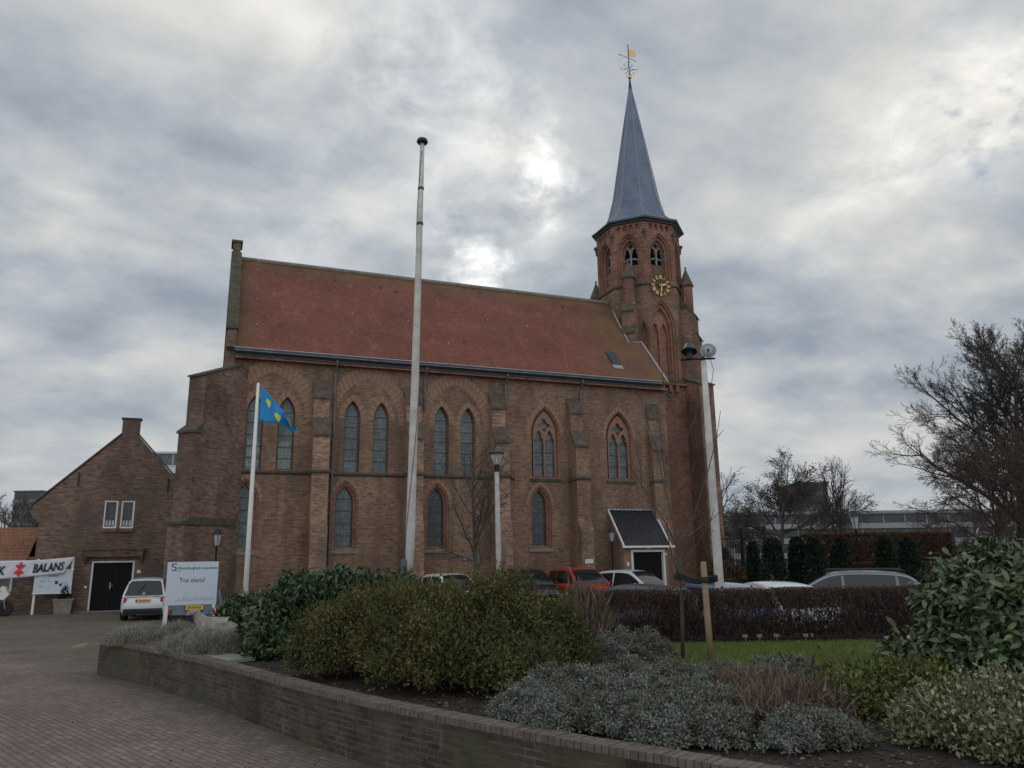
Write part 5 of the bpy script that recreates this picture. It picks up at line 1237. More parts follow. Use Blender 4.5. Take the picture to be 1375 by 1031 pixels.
far_building('tower_flat', 'pale blue glass office tower behind the hall gable', -66.5, -53, 130, 14, 20.2, 6, plain('far_white_panel', (.42, .45, .48), .7, var=.08), plain('far_white_band', (.56, .58, .60), .7, var=.08), glassm='pane', base=.38, rz=.1)
far_building('far_flats', 'small grey flats on the wooded skyline beyond the annex', -134, -126.5, 205, 10, 20.8, 7, m1, m1)
far_building('far_flats_low', 'lower hazy flats beside the small grey flats', -126, -120, 207, 10, 19.0, 6, m1, m1)
# iron fence
def iron_fence():
    a, b = at(968, 760, 35.5), at(1030, 760, 33.5); L = math.hypot(b.x-a.x, b.y-a.y)
    t = thing('iron_fence', 'black spiked iron fence on a low wall beside the tower', 'fence', (a.x, a.y, 0), math.atan2(b.y-a.y, b.x-a.x))
    mb = MB(); mb.box(0, L, -.12, .12, 0, 1.0); mb.build('plinth', M['dark'], t)
    mb = MB(); mb.box(0, L, -.02, .02, 1.2, 1.25); mb.box(0, L, -.02, .02, 2.75, 2.80); mb.build('rail', M['iron'], t)
    for i in range(int(L/.14)):
        x = .05+i*.14; mb = MB(); mb.box(x-.012, x+.012, -.012, .012, 1.0, 3.0); mb.lathe([(.0, .0), (.03, .05), (0, .16)], (x, 0, 3.0), 4); mb.build('bar', M['iron'], t)
    for x in (0, L*.5, L): mb = MB(); mb.box(x-.06, x+.06, -.065, .065, 0, 3.25); mb.lathe([(.09, 0), (0, .15)], (x, 0, 3.25), 4); mb.build('fence_post', M['iron'], t)
    t2 = thing('low_rail', 'thin dark rail fence below the iron fence', 'fence', (at(950, 760, 30).x, 30, 0), -.02)
    mb = MB(); mb.tube([(0, 0, 1.85), (2.6, 0, 1.85)], .02, 6); mb.build('rail', M['iron'], t2); 
    for x in (0, .9, 1.75, 2.6): mb = MB(); mb.tube([(x, 0, 0), (x, 0, 1.85)], .02, 6); mb.build('fence_post', M['iron'], t2)
iron_fence()

# ------------------------------------------------------------------ poles and lamps
def big_pole():
    t = thing('flagpole', 'tall tapering white wooden flagpole with black cap and no flag', 'flagpole', (-2.0, 14.7, BED)); b = -BED
    mb = MB(); mb.lathe([(.06, 1.15), (.08, 1.62), (.092, 1.8), (.086, 2.6), (.078, 5), (.062, 8), (.048, 10.2)], (0, 0, 0), 16); mb.build('pole', M['pole'], t, smooth=True)
    mb = MB(); mb.lathe([(.058, 0), (.058, 1.148)], (.03, 0, 0), 12); mb.build('stub_post', M['wood'], t, smooth=True)
    mb = MB(); mb.box(-.15, -.06, -.08, .08, 0, 1.52); mb.box(-.17, -.05, -.085, .085, 1.15, 1.25); mb.build('tabernacle', plain('blue_grey_steel', (.11, .125, .15), .5, .3, .25, 5), t)
    t.rotation_euler = (0, R(.85), 0)
    mb = MB(); mb.box(-.05, .105, -.09, .09, 1.02, 1.10); mb.build('strap', M['black'], t)
    mb = MB(); mb.lathe([(0, 10.17), (.10, 10.18), (.125, 10.22), (.10, 10.28), (.04, 10.31), (0, 10.315)], (0, 0, 0), 16); mb.build('cap', M['black'], t, smooth=True)
    mb = MB(); rs = random.Random(2); mb.tube([((.10-.0045*z)*math.cos(.9*z+2), (.10-.0045*z)*math.sin(.9*z+2)-.004, z) for z in np.arange(1.7, 10.1, .12)], .006, 4); mb.build('halyard', M['zincd'], t)
    mb = MB()
    for z, r in ((9.1, .064), (8.3, .071)): mb.lathe([(r, z), (r+.004, z+.03), (r, z+.06)], (0, 0, 0), 12)
    mb.build('band', M['zincd'], t)
big_pole()
def flag_pole():
    t = thing('flagpole', 'slim white flagpole flying a blue flag before the church', 'flagpole', (-6.17, 18.0, 0))
    mb = MB(); mb.lathe([(.062, 0), (.055, 3), (.036, 6.32), (.0, 6.36)], (0, 0, 0), 12); mb.build('pole', M['white'], t, smooth=True)
    mb = MB(); mb.lathe([(.075, 1.35), (.075, 1.47)], (0, 0, 0), 12); mb.build('collar', M['zinc'], t)
    # the flag hangs half furled from the hoist
    f = thing('flag', 'blue flag with yellow shield marks hanging from the slim pole', 'flag', (-6.13, 18.0, 5.42))
    Hh = .86
    def P(u, v, off=0):
        x = .045 + .86*u; top = Hh - .98*u**1.05 - .02; bot = -.12*u - .20*u*u - .02*math.sin(u*9)
        tt = top if top > bot + .06 else bot + .06 + .0*u
        z = bot + (tt-bot)*(1-v); y = .10*math.sin(6.0*u + 3.2*v)*u + .05*math.sin(13*u - 2*v)*(u**.5) + .09*v*u
        return (x + .05*v*u, y - .02 + off, z)
    mb = MB(); n, m_ = 36, 20
    vs = [P(i/n, j/m_) for i in range(n+1) for j in range(m_+1)]
    mb.add(vs, [(i*(m_+1)+j, (i+1)*(m_+1)+j, (i+1)*(m_+1)+j+1, i*(m_+1)+j+1) for i in range(n) for j in range(m_)])
    o = mb.build('cloth', M['flagb'], f, smooth=True)
    so_ = o.modifiers.new('thickness', 'SOLIDIFY'); so_.thickness = .004
    for cu, cv, su, sv2 in ((.22, .34, .15, .14), (.50, .70, .17, .22), (.84, .35, .13, .36)):
        g = MB(); shape = [(-1, -.15), (-.75, -.8), (-.2, -1), (.35, -.95), (1, -.7), (.85, -.1), (.55, .55), (.25, 1.0), (-.15, .75), (-.6, .3)]
        ring = []
        for q in (1.0, .6, .25): ring.append([P(min(cu+a*su*.5*q, .98), min(max(cv+b*sv2*q, .03), .97), -.010) for a, b in shape])
        vv = ring[0]+ring[1]+ring[2]; k = len(shape)
        g.add(vv, [(i, (i+1) % k, k+(i+1) % k, k+i) for i in range(k)] + [(k+i, k+(i+1) % k, 2*k+(i+1) % k, 2*k+i) for i in range(k)] + [tuple(range(2*k, 3*k))])
        g.build('shield_mark', M['flagy'], f, smooth=True)
flag_pole()
def street_lamp():
    t = thing('street_lamp', 'slim grey lamp post with cone shaped glass head', 'street lamp', (-.40, 21.0, 0)); 
    mb = MB(); mb.lathe([(.078, 0), (.074, 2), (.062, 4.42)], (0, 0, 0), 12); p_ = mb.build('pole', M['lampole'], t, smooth=True); 
    mb = MB(); mb.lathe([(.05, 4.42), (.075, 4.55), (.085, 4.62), (.06, 4.63)], (0, 0, 0), 14); mb.build('socket', M['black'], t)
    m, k, b = mat('clear_lamp_glass'); b.inputs['Base Color'].default_value = (.75, .77, .8, 1); b.inputs['Roughness'].default_value = .15; b.inputs['Transmission Weight'].default_value = .75; b.inputs['IOR'].default_value = 1.1
    mb = MB(); mb.lathe([(.07, 4.635), (.175, 4.905)], (0, 0, 0), 16); g = mb.build('glass', m, t, smooth=True)
    mb = MB()
    for i in range(4): a = PI/4+PI/2*i; mb.tube([(.072*math.cos(a), .072*math.sin(a), 4.63), (.18*math.cos(a), .18*math.sin(a), 4.91)], .007, 4)
    mb.lathe([(.03, 4.63), (.02, 4.8), (.0, 4.81)], (0, 0, 0), 8); mb.build('bracket', M['white'], t, split=False)
    mb = MB(); mb.lathe([(.17, 4.91), (.205, 4.915), (.21, 4.95), (.12, 4.99), (0, 5.0)], (0, 0, 0), 18); mb.build('cap', M['black'], t)
    t.rotation_euler = (0, R(-.7), 0)
street_lamp()
def flood_pole():
    b = Vector((4.09, 15.7, 0)); t = thing('floodlight_pole', 'leaning white pole carrying two floodlights on a crossbar', 'pole', tuple(b))
    mb = MB(); mb.lathe([(.098, 0), (.094, 1.6), (.078, 4), (.058, 6.15)], (0, 0, 0), 14); mb.build('pole', M['pole'], t, smooth=True)
    mb = MB(); mb.tube([(-.50, -.02, 6.18), (.24, -.02, 6.20)], .022, 6); mb.tube([(0, -.02, 6.1), (0, -.02, 6.3)], .03, 6); mb.build('crossbar', M['iron'], t)
    def lamp(loc, rot, m_in):
        l = thing('floodlight', None, None); l.parent = t; l.location = loc; l.rotation_euler = rot
        mb = MB(); mb.lathe([(.03, .20), (.07, .19), (.10, .10), (.165, .0), (.17, -.012), (.155, -.01), (.09, .085), (.03, .12)], (0, 0, 0), 20); mb.build('shade', M['zincd'] if m_in == 'black' else M['zinc'], l, smooth=True)
        mb = MB(); mb.lathe([(.152, .0), (.09, .075), (.0, .10)], (0, 0, 0), 20); mb.build('reflector', M[m_in], l, smooth=True)
        mb = MB(); mb.tube([(0, 0, .07), (0, 0, -.05)], .03, 8); mb.build('lamp_bulb', M['plast'], l)
    lamp((-.30, -.04, 6.36), (R(-18), R(8), 0), 'black'); lamp((.10, -.06, 6.36), (R(-102), 0, R(-12)), 'lens')
    mb = MB(); mb.tube([(.14, -.02, 6.2), (.19, -.03, 5.95), (.12, -.03, 5.6), (.075, -.03, 5.2)], .006, 4); mb.build('cable', M['plast'], t)
    mb = MB(); mb.box(-.36, -.24, -.07, .0, 6.2, 6.32); mb.build('bracket', M['iron'], t)
flood_pole()
def lantern(label, loc, h, wall=False):
    t = thing('lantern_post', label, 'lantern', loc)
    mb = MB(); mb.lathe([(.09, 0), (.09, .35), (.055, .45), (.04, 1.0), (.035, h-.75), (.06, h-.72), (.03, h-.68)], (0, 0, 0), 10); mb.build('post', M['iron'], t, smooth=True)
    mb = MB(); mb.lathe([(.10, h-.66), (.17, h-.25)], (0, 0, 0), 6); mb.build('glass', M['lens'], t)
    mb = MB()
    for i in range(6): a = PI/3*i; mb.tube([(.10*math.cos(a), .10*math.sin(a), h-.66), (.172*math.cos(a), .172*math.sin(a), h-.25)], .010, 4)
    mb.lathe([(.11, h-.68), (.105, h-.655)], (0, 0, 0), 6); mb.build('cage', M['iron'], t, split=False)
    mb = MB(); mb.lathe([(.20, h-.25), (.18, h-.22), (.09, h-.10), (.07, h-.06), (.03, h-.03), (0, h)], (0, 0, 0), 12); mb.build('hood', M['iron'], t)
    return t
p = cw(13.95, -1.0, 0); lantern('old style black lantern post beside the porch of the church', tuple(p), 3.45, True)
p = at(1153, 745, 27.0); lantern('old style black lantern post before the orange beech hedge', (p.x, 27.0, 0), 3.58)
p = at(290, 745, 29.6); lantern('old style black lantern post at the dark corner buttress', (p.x, 29.6, 0), 3.35, True)
def bollard():
    p = gp(383, 897, BED); t = thing('garden_light', 'small pale garden light post at the wall coping', 'garden light', (p.x+.02, p.y+.12, BED))
    mb = MB(); mb.lathe([(.028, 0), (.024, .2), (.02, .26), (.036, .27), (.036, .30), (.02, .305)], (0, 0, 0), 10); mb.build('post', M['stone'], t, smooth=True)
    mb = MB(); mb.lathe([(.022, .306), (.03, .33), (.03, .38), (.012, .40), (0, .405)], (0, 0, 0), 10); mb.build('lamp_head', M['concrete'], t, smooth=True)
bollard()
mb = MB(); mb.box(-.55, .55, -.3, .3, 0, .05); o = mb.build('paving_slab', M['concrete']); o.location = (-4.75, 12.95, BED-.02); o.rotation_euler = (0, 0, R(-46)); tag(o, 'flat concrete slab lying in the bed behind the coping', 'slab')
for i, (px, lab) in enumerate(((1000, 'white plant label at the hedge foot beside the floodlight pole'), (1020, 'white plant label at the hedge foot, second from the floodlight pole'), (1044, 'white plant label at the hedge foot, third from the floodlight pole'), (1085, 'white plant label at the hedge foot nearest the rhododendron'))):
    p = gp(px, 860, BED); mb = MB(); mb.box(-.045, .045, -.006, .006, .06, .11); mb.box(-.006, .006, -.006, .006, 0, .06); o = mb.build('plant_label', M['stone']); o.location = (p.x, 14.42, BED); tag(o, lab, 'plant label', 'white plant labels along the hedge')

# ------------------------------------------------------------------ stone sheep
def sheep():
    t = thing('stone_sheep', 'pale stone sheep statue lying among the grey shrubs', 'statue', (-5.50, 14.75, BED+.15), R(184))
    me = bpy.data.meshes.new('body')
    J = [((0, 0, .22), .17), ((.22, 0, .22), .165), ((-.24, 0, .20), .155), ((-.36, 0, .16), .10), ((.34, .0, .28), .125), ((.40, .0, .38), .092), ((.44, .0, .46), .082), ((.53, .02, .455), .062), ((.615, .03, .425), .040),
         ((.25, .10, .08), .05), ((.42, .12, .04), .035), ((.25, -.10, .08), .05), ((.42, -.12, .04), .035), ((-.2, .13, .08), .07), ((-.05, .18, .04), .04), ((-.2, -.13, .08), .07), ((-.05, -.18, .04), .04)]
    Ed = [(0, 1), (0, 2), (2, 3), (1, 4), (4, 5), (5, 6), (6, 7), (7, 8), (1, 9), (9, 10), (1, 11), (11, 12), (2, 13), (13, 14), (2, 15), (15, 16)]
    me.from_pydata([j[0] for j in J], Ed, []); me.materials.append(M['sheep']); o = bpy.data.objects.new('body', me); COL.objects.link(o); o.parent = t
    sk = o.modifiers.new('skin', 'SKIN')
    for v, (_, r) in zip(me.skin_vertices[0].data, J): v.radius = (r, r)
    me.skin_vertices[0].data[0].use_root = True
    ss = o.modifiers.new('smooth', 'SUBSURF'); ss.levels = 2; ss.render_levels = 3; sk.use_smooth_shade = True
    tx = bpy.data.textures.new('wool', 'CLOUDS'); tx.noise_scale = .05
    dm = o.modifiers.new('wool', 'DISPLACE'); dm.texture = tx; dm.strength = .035; dm.mid_level = .5
    for s in (-1, 1):
        mb = MB(); mb.lathe([(0, -.055), (.018, -.03), (.022, 0), (.014, .04), (0, .055)], (0, 0, 0), 8); e = mb.build('ear', M['sheep'], t, smooth=True); e.location = (.425, s*.095, .475); e.rotation_euler = (R(s*78), R(12), R(-18*s))
        mb = MB(); mb.lathe([(0, -.009), (.010, 0), (0, .009)], (0, 0, 0), 6); e = mb.build('eye', M['black'], t); e.location = (.52, .02+s*.052, .478)
sheep()

# ------------------------------------------------------------------ signs, banner, notice board
def big_sign():
    c = at(258, 782, 18.3); t = thing('care_park_sign', 'white sign board on posts reading Tot ziens at the bed corner', 'sign', (c.x, c.y, BED), R(24))
    fr = lambda x, z, d=0: (x, -.026-d, z)
    W2, z0, z1 = .555, .55, 1.52
    mb = MB(); mb.box(-W2, W2, -.022, .022, z0, z1); mb.build('panel', M['board'], t)
    mb = MB(); mb.box(-W2-.005, -W2+.085, -.02, .03, 0, z0-.002); mb.build('post', M['white'], t); mb = MB(); mb.box(W2-.085, W2+.005, -.02, .03, 0, z0-.002); mb.build('post', M['white'], t)
    mb = MB(); add_text(mb, 'WoonZorgPark Loosduinen', .077, lambda x, y: fr(.105+x, z1-.145+y), bold=.001); mb.build('lettering', M['ink'], t)
    mb = MB(); add_text(mb, 'locatie', .034, lambda x, y: fr(-.30+x, z1-.205+y)); mb.build('lettering', M['ink'], t)
    mb = MB(); add_text(mb, 'Tot ziens!', .14, lambda x, y: fr(.0+x, z1-.42+y)); mb.build('lettering', M['ink'], t)
    mb = MB()
    for sgn in (0, 1):
        pts = [(-.42+sgn*.022+.045*math.cos(a), 0, z1-.115+(.04 if k < 12 else -.04)+.04*math.sin(a)*1) for k, a in [(k, R(20)+R(250)*k/11) if k < 12 else (k, R(90)-R(250)*(k-12)/11+R(0)) for k in range(24)]]
        mb.tube([(x, -.026, z) for x, _, z in pts], .0055, 4)
    mb.build('logo', M['ink'], t, split=True)
    mb = MB(); rs = random.Random(4); x = -.33
    while x < .47:
        mb.tube([(x, -.025, z0+.10), (x+.012, -.025, z0+.10+rs.uniform(.02, .09)), (x+.03, -.025, z0+.09+rs.uniform(-.02, .05)), (x+.045, -.025, z0+.10)], .004, 4); x += .05
    mb.build('print', M['pale'], t)
big_sign()
def notice():
    A = cw(-11.0, HV-.62, 0); a = PHI; L = 1.32
    t = thing('notice_board', 'white two post notice board with a map under the banner', 'notice board', (A.x, A.y, 0), a)
    mb = MB(); mb.box(-.05, L+.05, -.03, .03, .88, 1.80); mb.build('panel', M['board'], t)
    for x in (0, L): mb = MB(); mb.box(x-.045, x+.045, .031, .10, 0, 2.3); mb.build('post', M['white'], t)
    mb = MB(); mb.box(-.07, L+.07, -.05, .05, 1.801, 1.85); mb.box(-.07, L+.07, -.05, .05, .84, .879); mb.build('trim', M['white'], t)
    mb = MB(); rs = random.Random(8)
    for i in range(14): x = rs.uniform(.1, L-.25); z = rs.uniform(1.0, 1.5); mb.box(x, x+rs.uniform(.05, .22), -.034, -.0305, z, z+rs.uniform(.02, .06))
    mb.build('print', plain('pale_blue_print', (.36, .45, .55), .6), t, split=True)
    mb = MB(); mb.box(L*.55, L*.55+.12, -.038, -.0345, 1.25, 1.36); mb.box(L*.68, L*.68+.1, -.038, -.0345, 1.15, 1.26); mb.box(L*.35, L*.35+.38, -.034, -.0305, 1.56, 1.60); mb.build('lettering', M['ink'], t)
    mb = MB(); mb.lathe([(.0, 0), (.09, 0), (.09, .006), (0, .006)], (0, 0, 0), 16); e = mb.build('logo', M['yellow'], t); e.location = (.12, -.031, 1.66); e.rotation_euler = (R(90), 0, 0)
    # banner along the wall of the hall
    bn = thing('banner', 'long white cloth banner with blue lettering BALANS and a red emblem', 'banner', (A.x, A.y, 0), a)
    xr = L+.08; xl = -4.6
    def P(x, z01, off=0):
        f = (x-xl)/(xr-xl); sag = -.05*math.sin(PI*min(max((x-xl)/(xr-xl), 0), 1)) ; top = 2.27+.10*max(0, (x+.2)/(xr+.2))**1.4 + sag*.6; bot = 1.50+.22*max(0, (x+2)/(xr+2))**1.3 + sag*.6
        xs = x - .42*(1-z01)*max(0, (x-.9)/(xr-.9))**2
        return (xs, -.12-off + .02*math.sin(x*5+z01*3) + .015*math.sin(x*13-z01*5)*(1-abs(2*z01-1)), bot+(top-bot)*z01)
    mb = MB(); n, m_ = 90, 10
    mb.add([P(xl+(xr-xl)*i/n, j/m_) for i in range(n+1) for j in range(m_+1)], [(i*(m_+1)+j, (i+1)*(m_+1)+j, (i+1)*(m_+1)+j+1, i*(m_+1)+j+1) for i in range(n) for j in range(m_)])
    o = mb.build('cloth', M['canvas'], bn, smooth=True); md = o.modifiers.new('thickness', 'SOLIDIFY'); md.thickness = .003
    hx = lambda x: (2.30-1.42)
    mb = MB(); add_text(mb, 'BALANS', .50, lambda x, y: P(.44+x, min(max(.46+y/.70, .02), .98), .035), bold=.018, shear=.15, squeeze=.64); mb.build('lettering', M['navy'], bn)
    mb = MB(); add_text(mb, 'WERK', .52, lambda x, y: P(-1.68+x, min(max(.44+y/.80, .02), .98), .035), bold=.018, shear=.15, squeeze=.70); mb.build('lettering', M['navy'], bn)
    mb = MB()
    for dz, fl in ((.58, 1), (.40, -1)):                              # red leaf like emblem in two halves
        for q in (-.85, 0, .85):
            k_ = 1.0 if q == 0 else .8; pts = [(-.06, 0), (.06, 0), (.075, .15*k_), (0, .32*k_), (-.075, .15*k_)]; ca, sa = math.cos(q), math.sin(q)
            mb.add([P(-.58+(x*ca+y*sa) + (0 if fl > 0 else -.05), dz+(-x*sa+y*ca)*1.15*fl*(1 if fl > 0 else 1) , .035) for x, y in pts], [(0, 1, 2, 3, 4)])
        mb.add([P(-.58+.1*math.cos(2*PI*i/10) + (0 if fl > 0 else -.05), dz+.09*math.sin(2*PI*i/10), .035) for i in range(10)], [tuple(range(10))])
    mb.build('emblem', M['redm'], bn)
    pl = thing('planter', 'square concrete planter with a small dark conifer beside the hall door', 'planter', tuple(cw(-9.85, HV-.55, 0)), a)
    mb = MB(); mb.add([(x, y, z) for x, y, z in ((-.3, -.3, 0), (.3, -.3, 0), (.3, .3, 0), (-.3, .3, 0), (-.36, -.36, .56), (.36, -.36, .56), (.36, .36, .56), (-.36, .36, .56))], [(0, 1, 5, 4), (1, 2, 6, 5), (2, 3, 7, 6), (3, 0, 4, 7), (0, 3, 2, 1)]); mb.box(-.39, .39, -.39, .39, .561, .62); mb.build('tub', M['stone'], pl, split=False)
    n = 900; h = rng.random(n); r = .24*(1-h)**.8*rng.uniform(.6, 1, n); an = rng.uniform(0, 2*PI, n); Pn = np.stack([r*np.cos(an), r*np.sin(an), .6+h*.75], 1); O = np.stack([np.cos(an), np.sin(an), np.full(n, .5)], 1)
    V, Fc = scatter(SMALL, Pn, O+rng.normal(0, .4, (n, 3)), O+rng.normal(0, .5, (n, 3)), np.full(n, .09)); np_mesh('conifer', V, Fc, M['yew'], pl)
notice()
mb = MB(); a_, b_ = gp(97, 869, .006), gp(117, 864, .006); d = (b_-a_).normalized(); nn = Vector((-d.y, d.x, 0))*.05
mb.add([a_-nn, b_-nn, b_+nn, a_+nn], [(0, 1, 2, 3)]); tag(mb.build('road_marking', plain('worn_yellow_paint', (.42, .32, .09), .8, var=.4, scale=8)), kind='structure')

# ------------------------------------------------------------------ vehicles
def lerp_t(tab, x):
    if x <= tab[0][0]: return tab[0][1]
    for (a, va), (b, vb) in zip(tab, tab[1:]):
        if x <= b: return va + (vb-va)*(x-a)/(b-a)
    return tab[-1][1]
def arc_smooth(pts, n=4):
    out = []; P_ = [pts[0]] + pts + [pts[-1]]
    for i in range(1, len(P_)-2):
        for k in range(n):
            t = k/n; p0, p1, p2, p3 = P_[i-1:i+3]
            out.append(tuple(.5*((2*p1[q]) + (-p0[q]+p2[q])*t + (2*p0[q]-5*p1[q]+4*p2[q]-p3[q])*t*t + (-p0[q]+3*p1[q]-3*p2[q]+p3[q])*t**3) for q in (0, 1)))
    return out + [pts[-1]]
def car(label, loc, heading, body, L=4.2, Wd=1.74, top=None, cab=None, roof=None, rails=False, side=(.30, .62), plate=None, plate_f=None, group=None, dark_tail=False, antenna=False, name='parked_car', wr=.31, chrome=False):
    """x forward. top: upper line of the lower body (x, z) rear to front; cab: roof line (x, z) rear base, ..., front base"""
    t = thing(name, label, 'car', loc, heading, group); hw = Wd/2
    xs = np.linspace(-L/2, L/2, 33); vs = []; ns = 15
    for x in xs:
        e = abs(x)/(L/2); w_ = hw*(1-.20*max(0, (e-.72)/.28)**2.2); zt = lerp_t(top, x); zb = .20 + .12*max(0, (e-.8)/.2)
        sec = [(-w_*.90, zb), (-w_*.985, zb+.14), (-w_, zb+.32), (-w_*.99, zt-.16), (-w_*.955, zt-.05), (-w_*.88, zt), (-w_*.45, zt+.018), (0, zt+.025)]
        sec = sec + [(-a, b) for a, b in sec[-2::-1]]
        vs += [(x, a, b) for a, b in sec]
    mb = MB(); n = len(xs)
    fs = [(i*ns+j, (i+1)*ns+j, (i+1)*ns+j+1, i*ns+j+1) for i in range(n-1) for j in range(ns-1)] + [(i*ns+ns-1, (i+1)*ns+ns-1, (i+1)*ns, i*ns) for i in range(n-1)]
    fs += [tuple(range(ns)), tuple(range((n-1)*ns+ns-1, (n-1)*ns-1, -1))]
    mb.add(vs, fs); bo = mb.build('body', M[body], t, smooth=True)
    # cabin
    zb = min(cab[0][1], cab[-1][1]); zr = max(z for _, z in cab)
    arc = arc_smooth(cab, 4); hwid = lambda z: hw*(.90 - .23*max(0, (z-zb)/(zr-zb))**1.15)
    mb = MB(); k = len(arc); cross = (-1, -.72, -.3, .3, .72, 1)
    V = []
    for x, z in arc:
        for c in cross: V.append((x, c*hwid(z), z + .035*(1-c*c)*(z-zb)/(zr-zb)))
    nc = len(cross)
    F_ = [(i*nc+j, (i+1)*nc+j, (i+1)*nc+j+1, i*nc+j+1) for i in range(k-1) for j in range(nc-1)]
    for s in (0, nc-1):
        idx = [i*nc+s for i in range(k)]; F_.append(tuple(idx if s else idx[::-1]))
    mb.add(V, F_); cb = mb.build('cabin', M[roof or body], t, smooth=False)
    bv = cb.modifiers.new('round', 'BEVEL'); bv.width = .05; bv.segments = 3; bv.limit_method = 'ANGLE'; bv.angle_limit = R(40)
    sm = cb.modifiers.new('wn', 'WEIGHTED_NORMAL'); cb.data.polygons.foreach_set('use_smooth', [True]*len(cb.data.polygons))
    # front and rear screens: stretches of the roof line
    def screen(i0, i1, nm, inset=.10, off=.012):
        mb = MB(); Q = arc[i0:i1+1]; vv = []
        for q, (x, z) in enumerate(Q):
            i = i0+q; a = arc[max(i-1, 0)]; b = arc[min(i+1, k-1)]; tx, tz = b[0]-a[0], b[1]-a[1]; l = math.hypot(tx, tz) or 1; nx, nz = -tz/l, tx/l
            if nz < 0 and abs(nz) > .2: nx, nz = -nx, -nz
            for c in (-1, -.6, 0, .6, 1):
                w2 = hwid(z)-inset*.75; vv.append((x+nx*off, c*w2, z+nz*off+.035*(1-(c*w2/hwid(z))**2)*(z-zb)/(zr-zb)))
        m_ = len(Q); mb.add(vv, [(q*5+j, (q+1)*5+j, (q+1)*5+j+1, q*5+j+1) for q in range(m_-1) for j in range(4)]); return mb.build(nm, M['carglass'], t, smooth=True)
    def idx_z(rng_, f):          # first index in the range whose height passes the fraction
        zz = zb + (zr-zb)*f
        return min(rng_, key=lambda i: abs(arc[i][1]-zz))
    mid = max(range(k), key=lambda i: arc[i][1])
    r0, r1 = idx_z(range(0, mid), .10), idx_z(range(0, mid), .84); f0, f1 = idx_z(range(mid, k), .88), idx_z(range(mid, k), .06)
    screen(min(r0, r1), max(r0, r1), 'rear_window'); screen(min(f0, f1), max(f0, f1), 'windscreen')
    # side windows from the roof line, cut by pillars
    xr, xf = arc[0][0], arc[-1][0]; z_lo, z_hi = zb+.055, None
    def roof_z(x): return lerp_t(sorted(arc), x)
    cuts = [xr + (xf-xr)*c for c in ([.10] + list(side) + [.965])]
    for a, b in zip(cuts, cuts[1:]):
        xs2 = np.linspace(a+.035, b-.035, 9); poly = [(x, min(roof_z(x)-.085, zr-.085)) for x in xs2]; poly = [(x, z) for x, z in poly if z > z_lo+.02]
        if len(poly) < 3: continue
        low = [(poly[-1][0], z_lo), (poly[0][0], z_lo)]
        for s in (-1, 1):
            mb = MB(); pp = poly+low; mb.add([(x, s*(hwid(z)+.006), z) for x, z in pp], [tuple(range(len(pp)))]); mb.build('side_window', M['carglass'], t)
    if chrome:
        for s in (-1, 1):
            xs2 = np.linspace(cuts[0]-.02, cuts[-1]+.02, 24); mb = MB(); mb.tube([(x, s*(hwid(max(min(roof_z(x)-.06, zr-.06), z_lo))+.008), max(min(roof_z(x)-.06, zr-.06), z_lo)) for x in xs2], .02, 5); mb.build('chrome_strip', M['lens'], t)
    wx = (-L/2+.78, L/2-.80)
    for x in wx:
        for s in (-1, 1):
            mb = MB(); mb.lathe([(wr*.7, -.10), (wr*.95, -.11), (wr, -.06), (wr, .06), (wr*.95, .11), (wr*.7, .10)], (0, 0, 0), 20, axis='Y'); w2 = mb.build('wheel', M['rubber'], t, smooth=True, split=False); w2.location = (x, s*(hw-.10), wr)
            mb = MB(); mb.lathe([(0, .09), (.05, .10), (wr*.45, .085), (wr*.69, .095)], (0, 0, 0), 20, axis='Y'); r2 = mb.build('rim', M['rim'], w2, smooth=True); r2.scale = (1, s, 1)
            mb = MB(); mb.prism([(x+(wr+.06)*math.cos(a), wr+.01+(wr+.06)*math.sin(a)) for a in np.linspace(-.25, PI+.25, 16)], XZ, s*(hw+.004)-.004, s*(hw+.004)+.002); mb.build('wheel_arch', M['plast'], t)
    zbr, zbf = lerp_t(top, -L/2+.1), lerp_t(top, L/2-.1)
    for s in (-1, 1):
        mb = MB(); mb.box(-L/2-.004, -L/2+.12, s*(hw*.76)-.045, s*(hw*.76)+.045, zbr-.21, zbr-.06); mb.build('tail_light', M['redlens'], t)
        mb = MB(); mb.box(L/2-.22, L/2-.012, s*(hw*.66)-.15, s*(hw*.66)+.15, zbf-.16, zbf-.02); mb.build('headlight', M['lens'], t)
        mb = MB(); mb.lathe([(0, -.07), (.055, -.05), (.07, .02), (.05, .07), (0, .075)], (0, 0, 0), 8); e = mb.build('wing_mirror', M['plast'] if not roof else M[roof], t, smooth=True); e.location = (xf-.35, s*(hw+.06), zb+.10); e.rotation_euler = (R(90), 0, 0)
    mb = MB(); mb.box(-L/2-.02, -L/2+.10, -hw*.80, hw*.80, .24, .44); mb.build('rear_bumper', M['plast'], t)
    mb = MB(); mb.box(L/2-.10, L/2+.015, -hw*.72, hw*.72, .26, .42); mb.build('front_bumper', M['plast'], t)
    for xx, sgn, z in ((-L/2-.03, -1, plate or .62), (L/2+.03, 1, plate_f or .47)):
        mb = MB(); mb.box(xx-.008, xx+.008, -.26, .26, z-.055, z+.055); pl = mb.build('number_plate', M['yellow'], t)
        mb = MB(); mb.box(xx+sgn*.009-.001, xx+sgn*.009+.001, .20 if sgn < 0 else -.26, .26 if sgn < 0 else -.20, z-.054, z+.054); mb.build('band', M['blue'], pl)
        mb = MB(); 
        for q in range(6): y0 = -.2+q*.062; mb.box(xx+sgn*.0095-.001, xx+sgn*.0095+.001, y0, y0+.034, z-.03, z+.03)
        mb.build('number', M['ink'], pl)
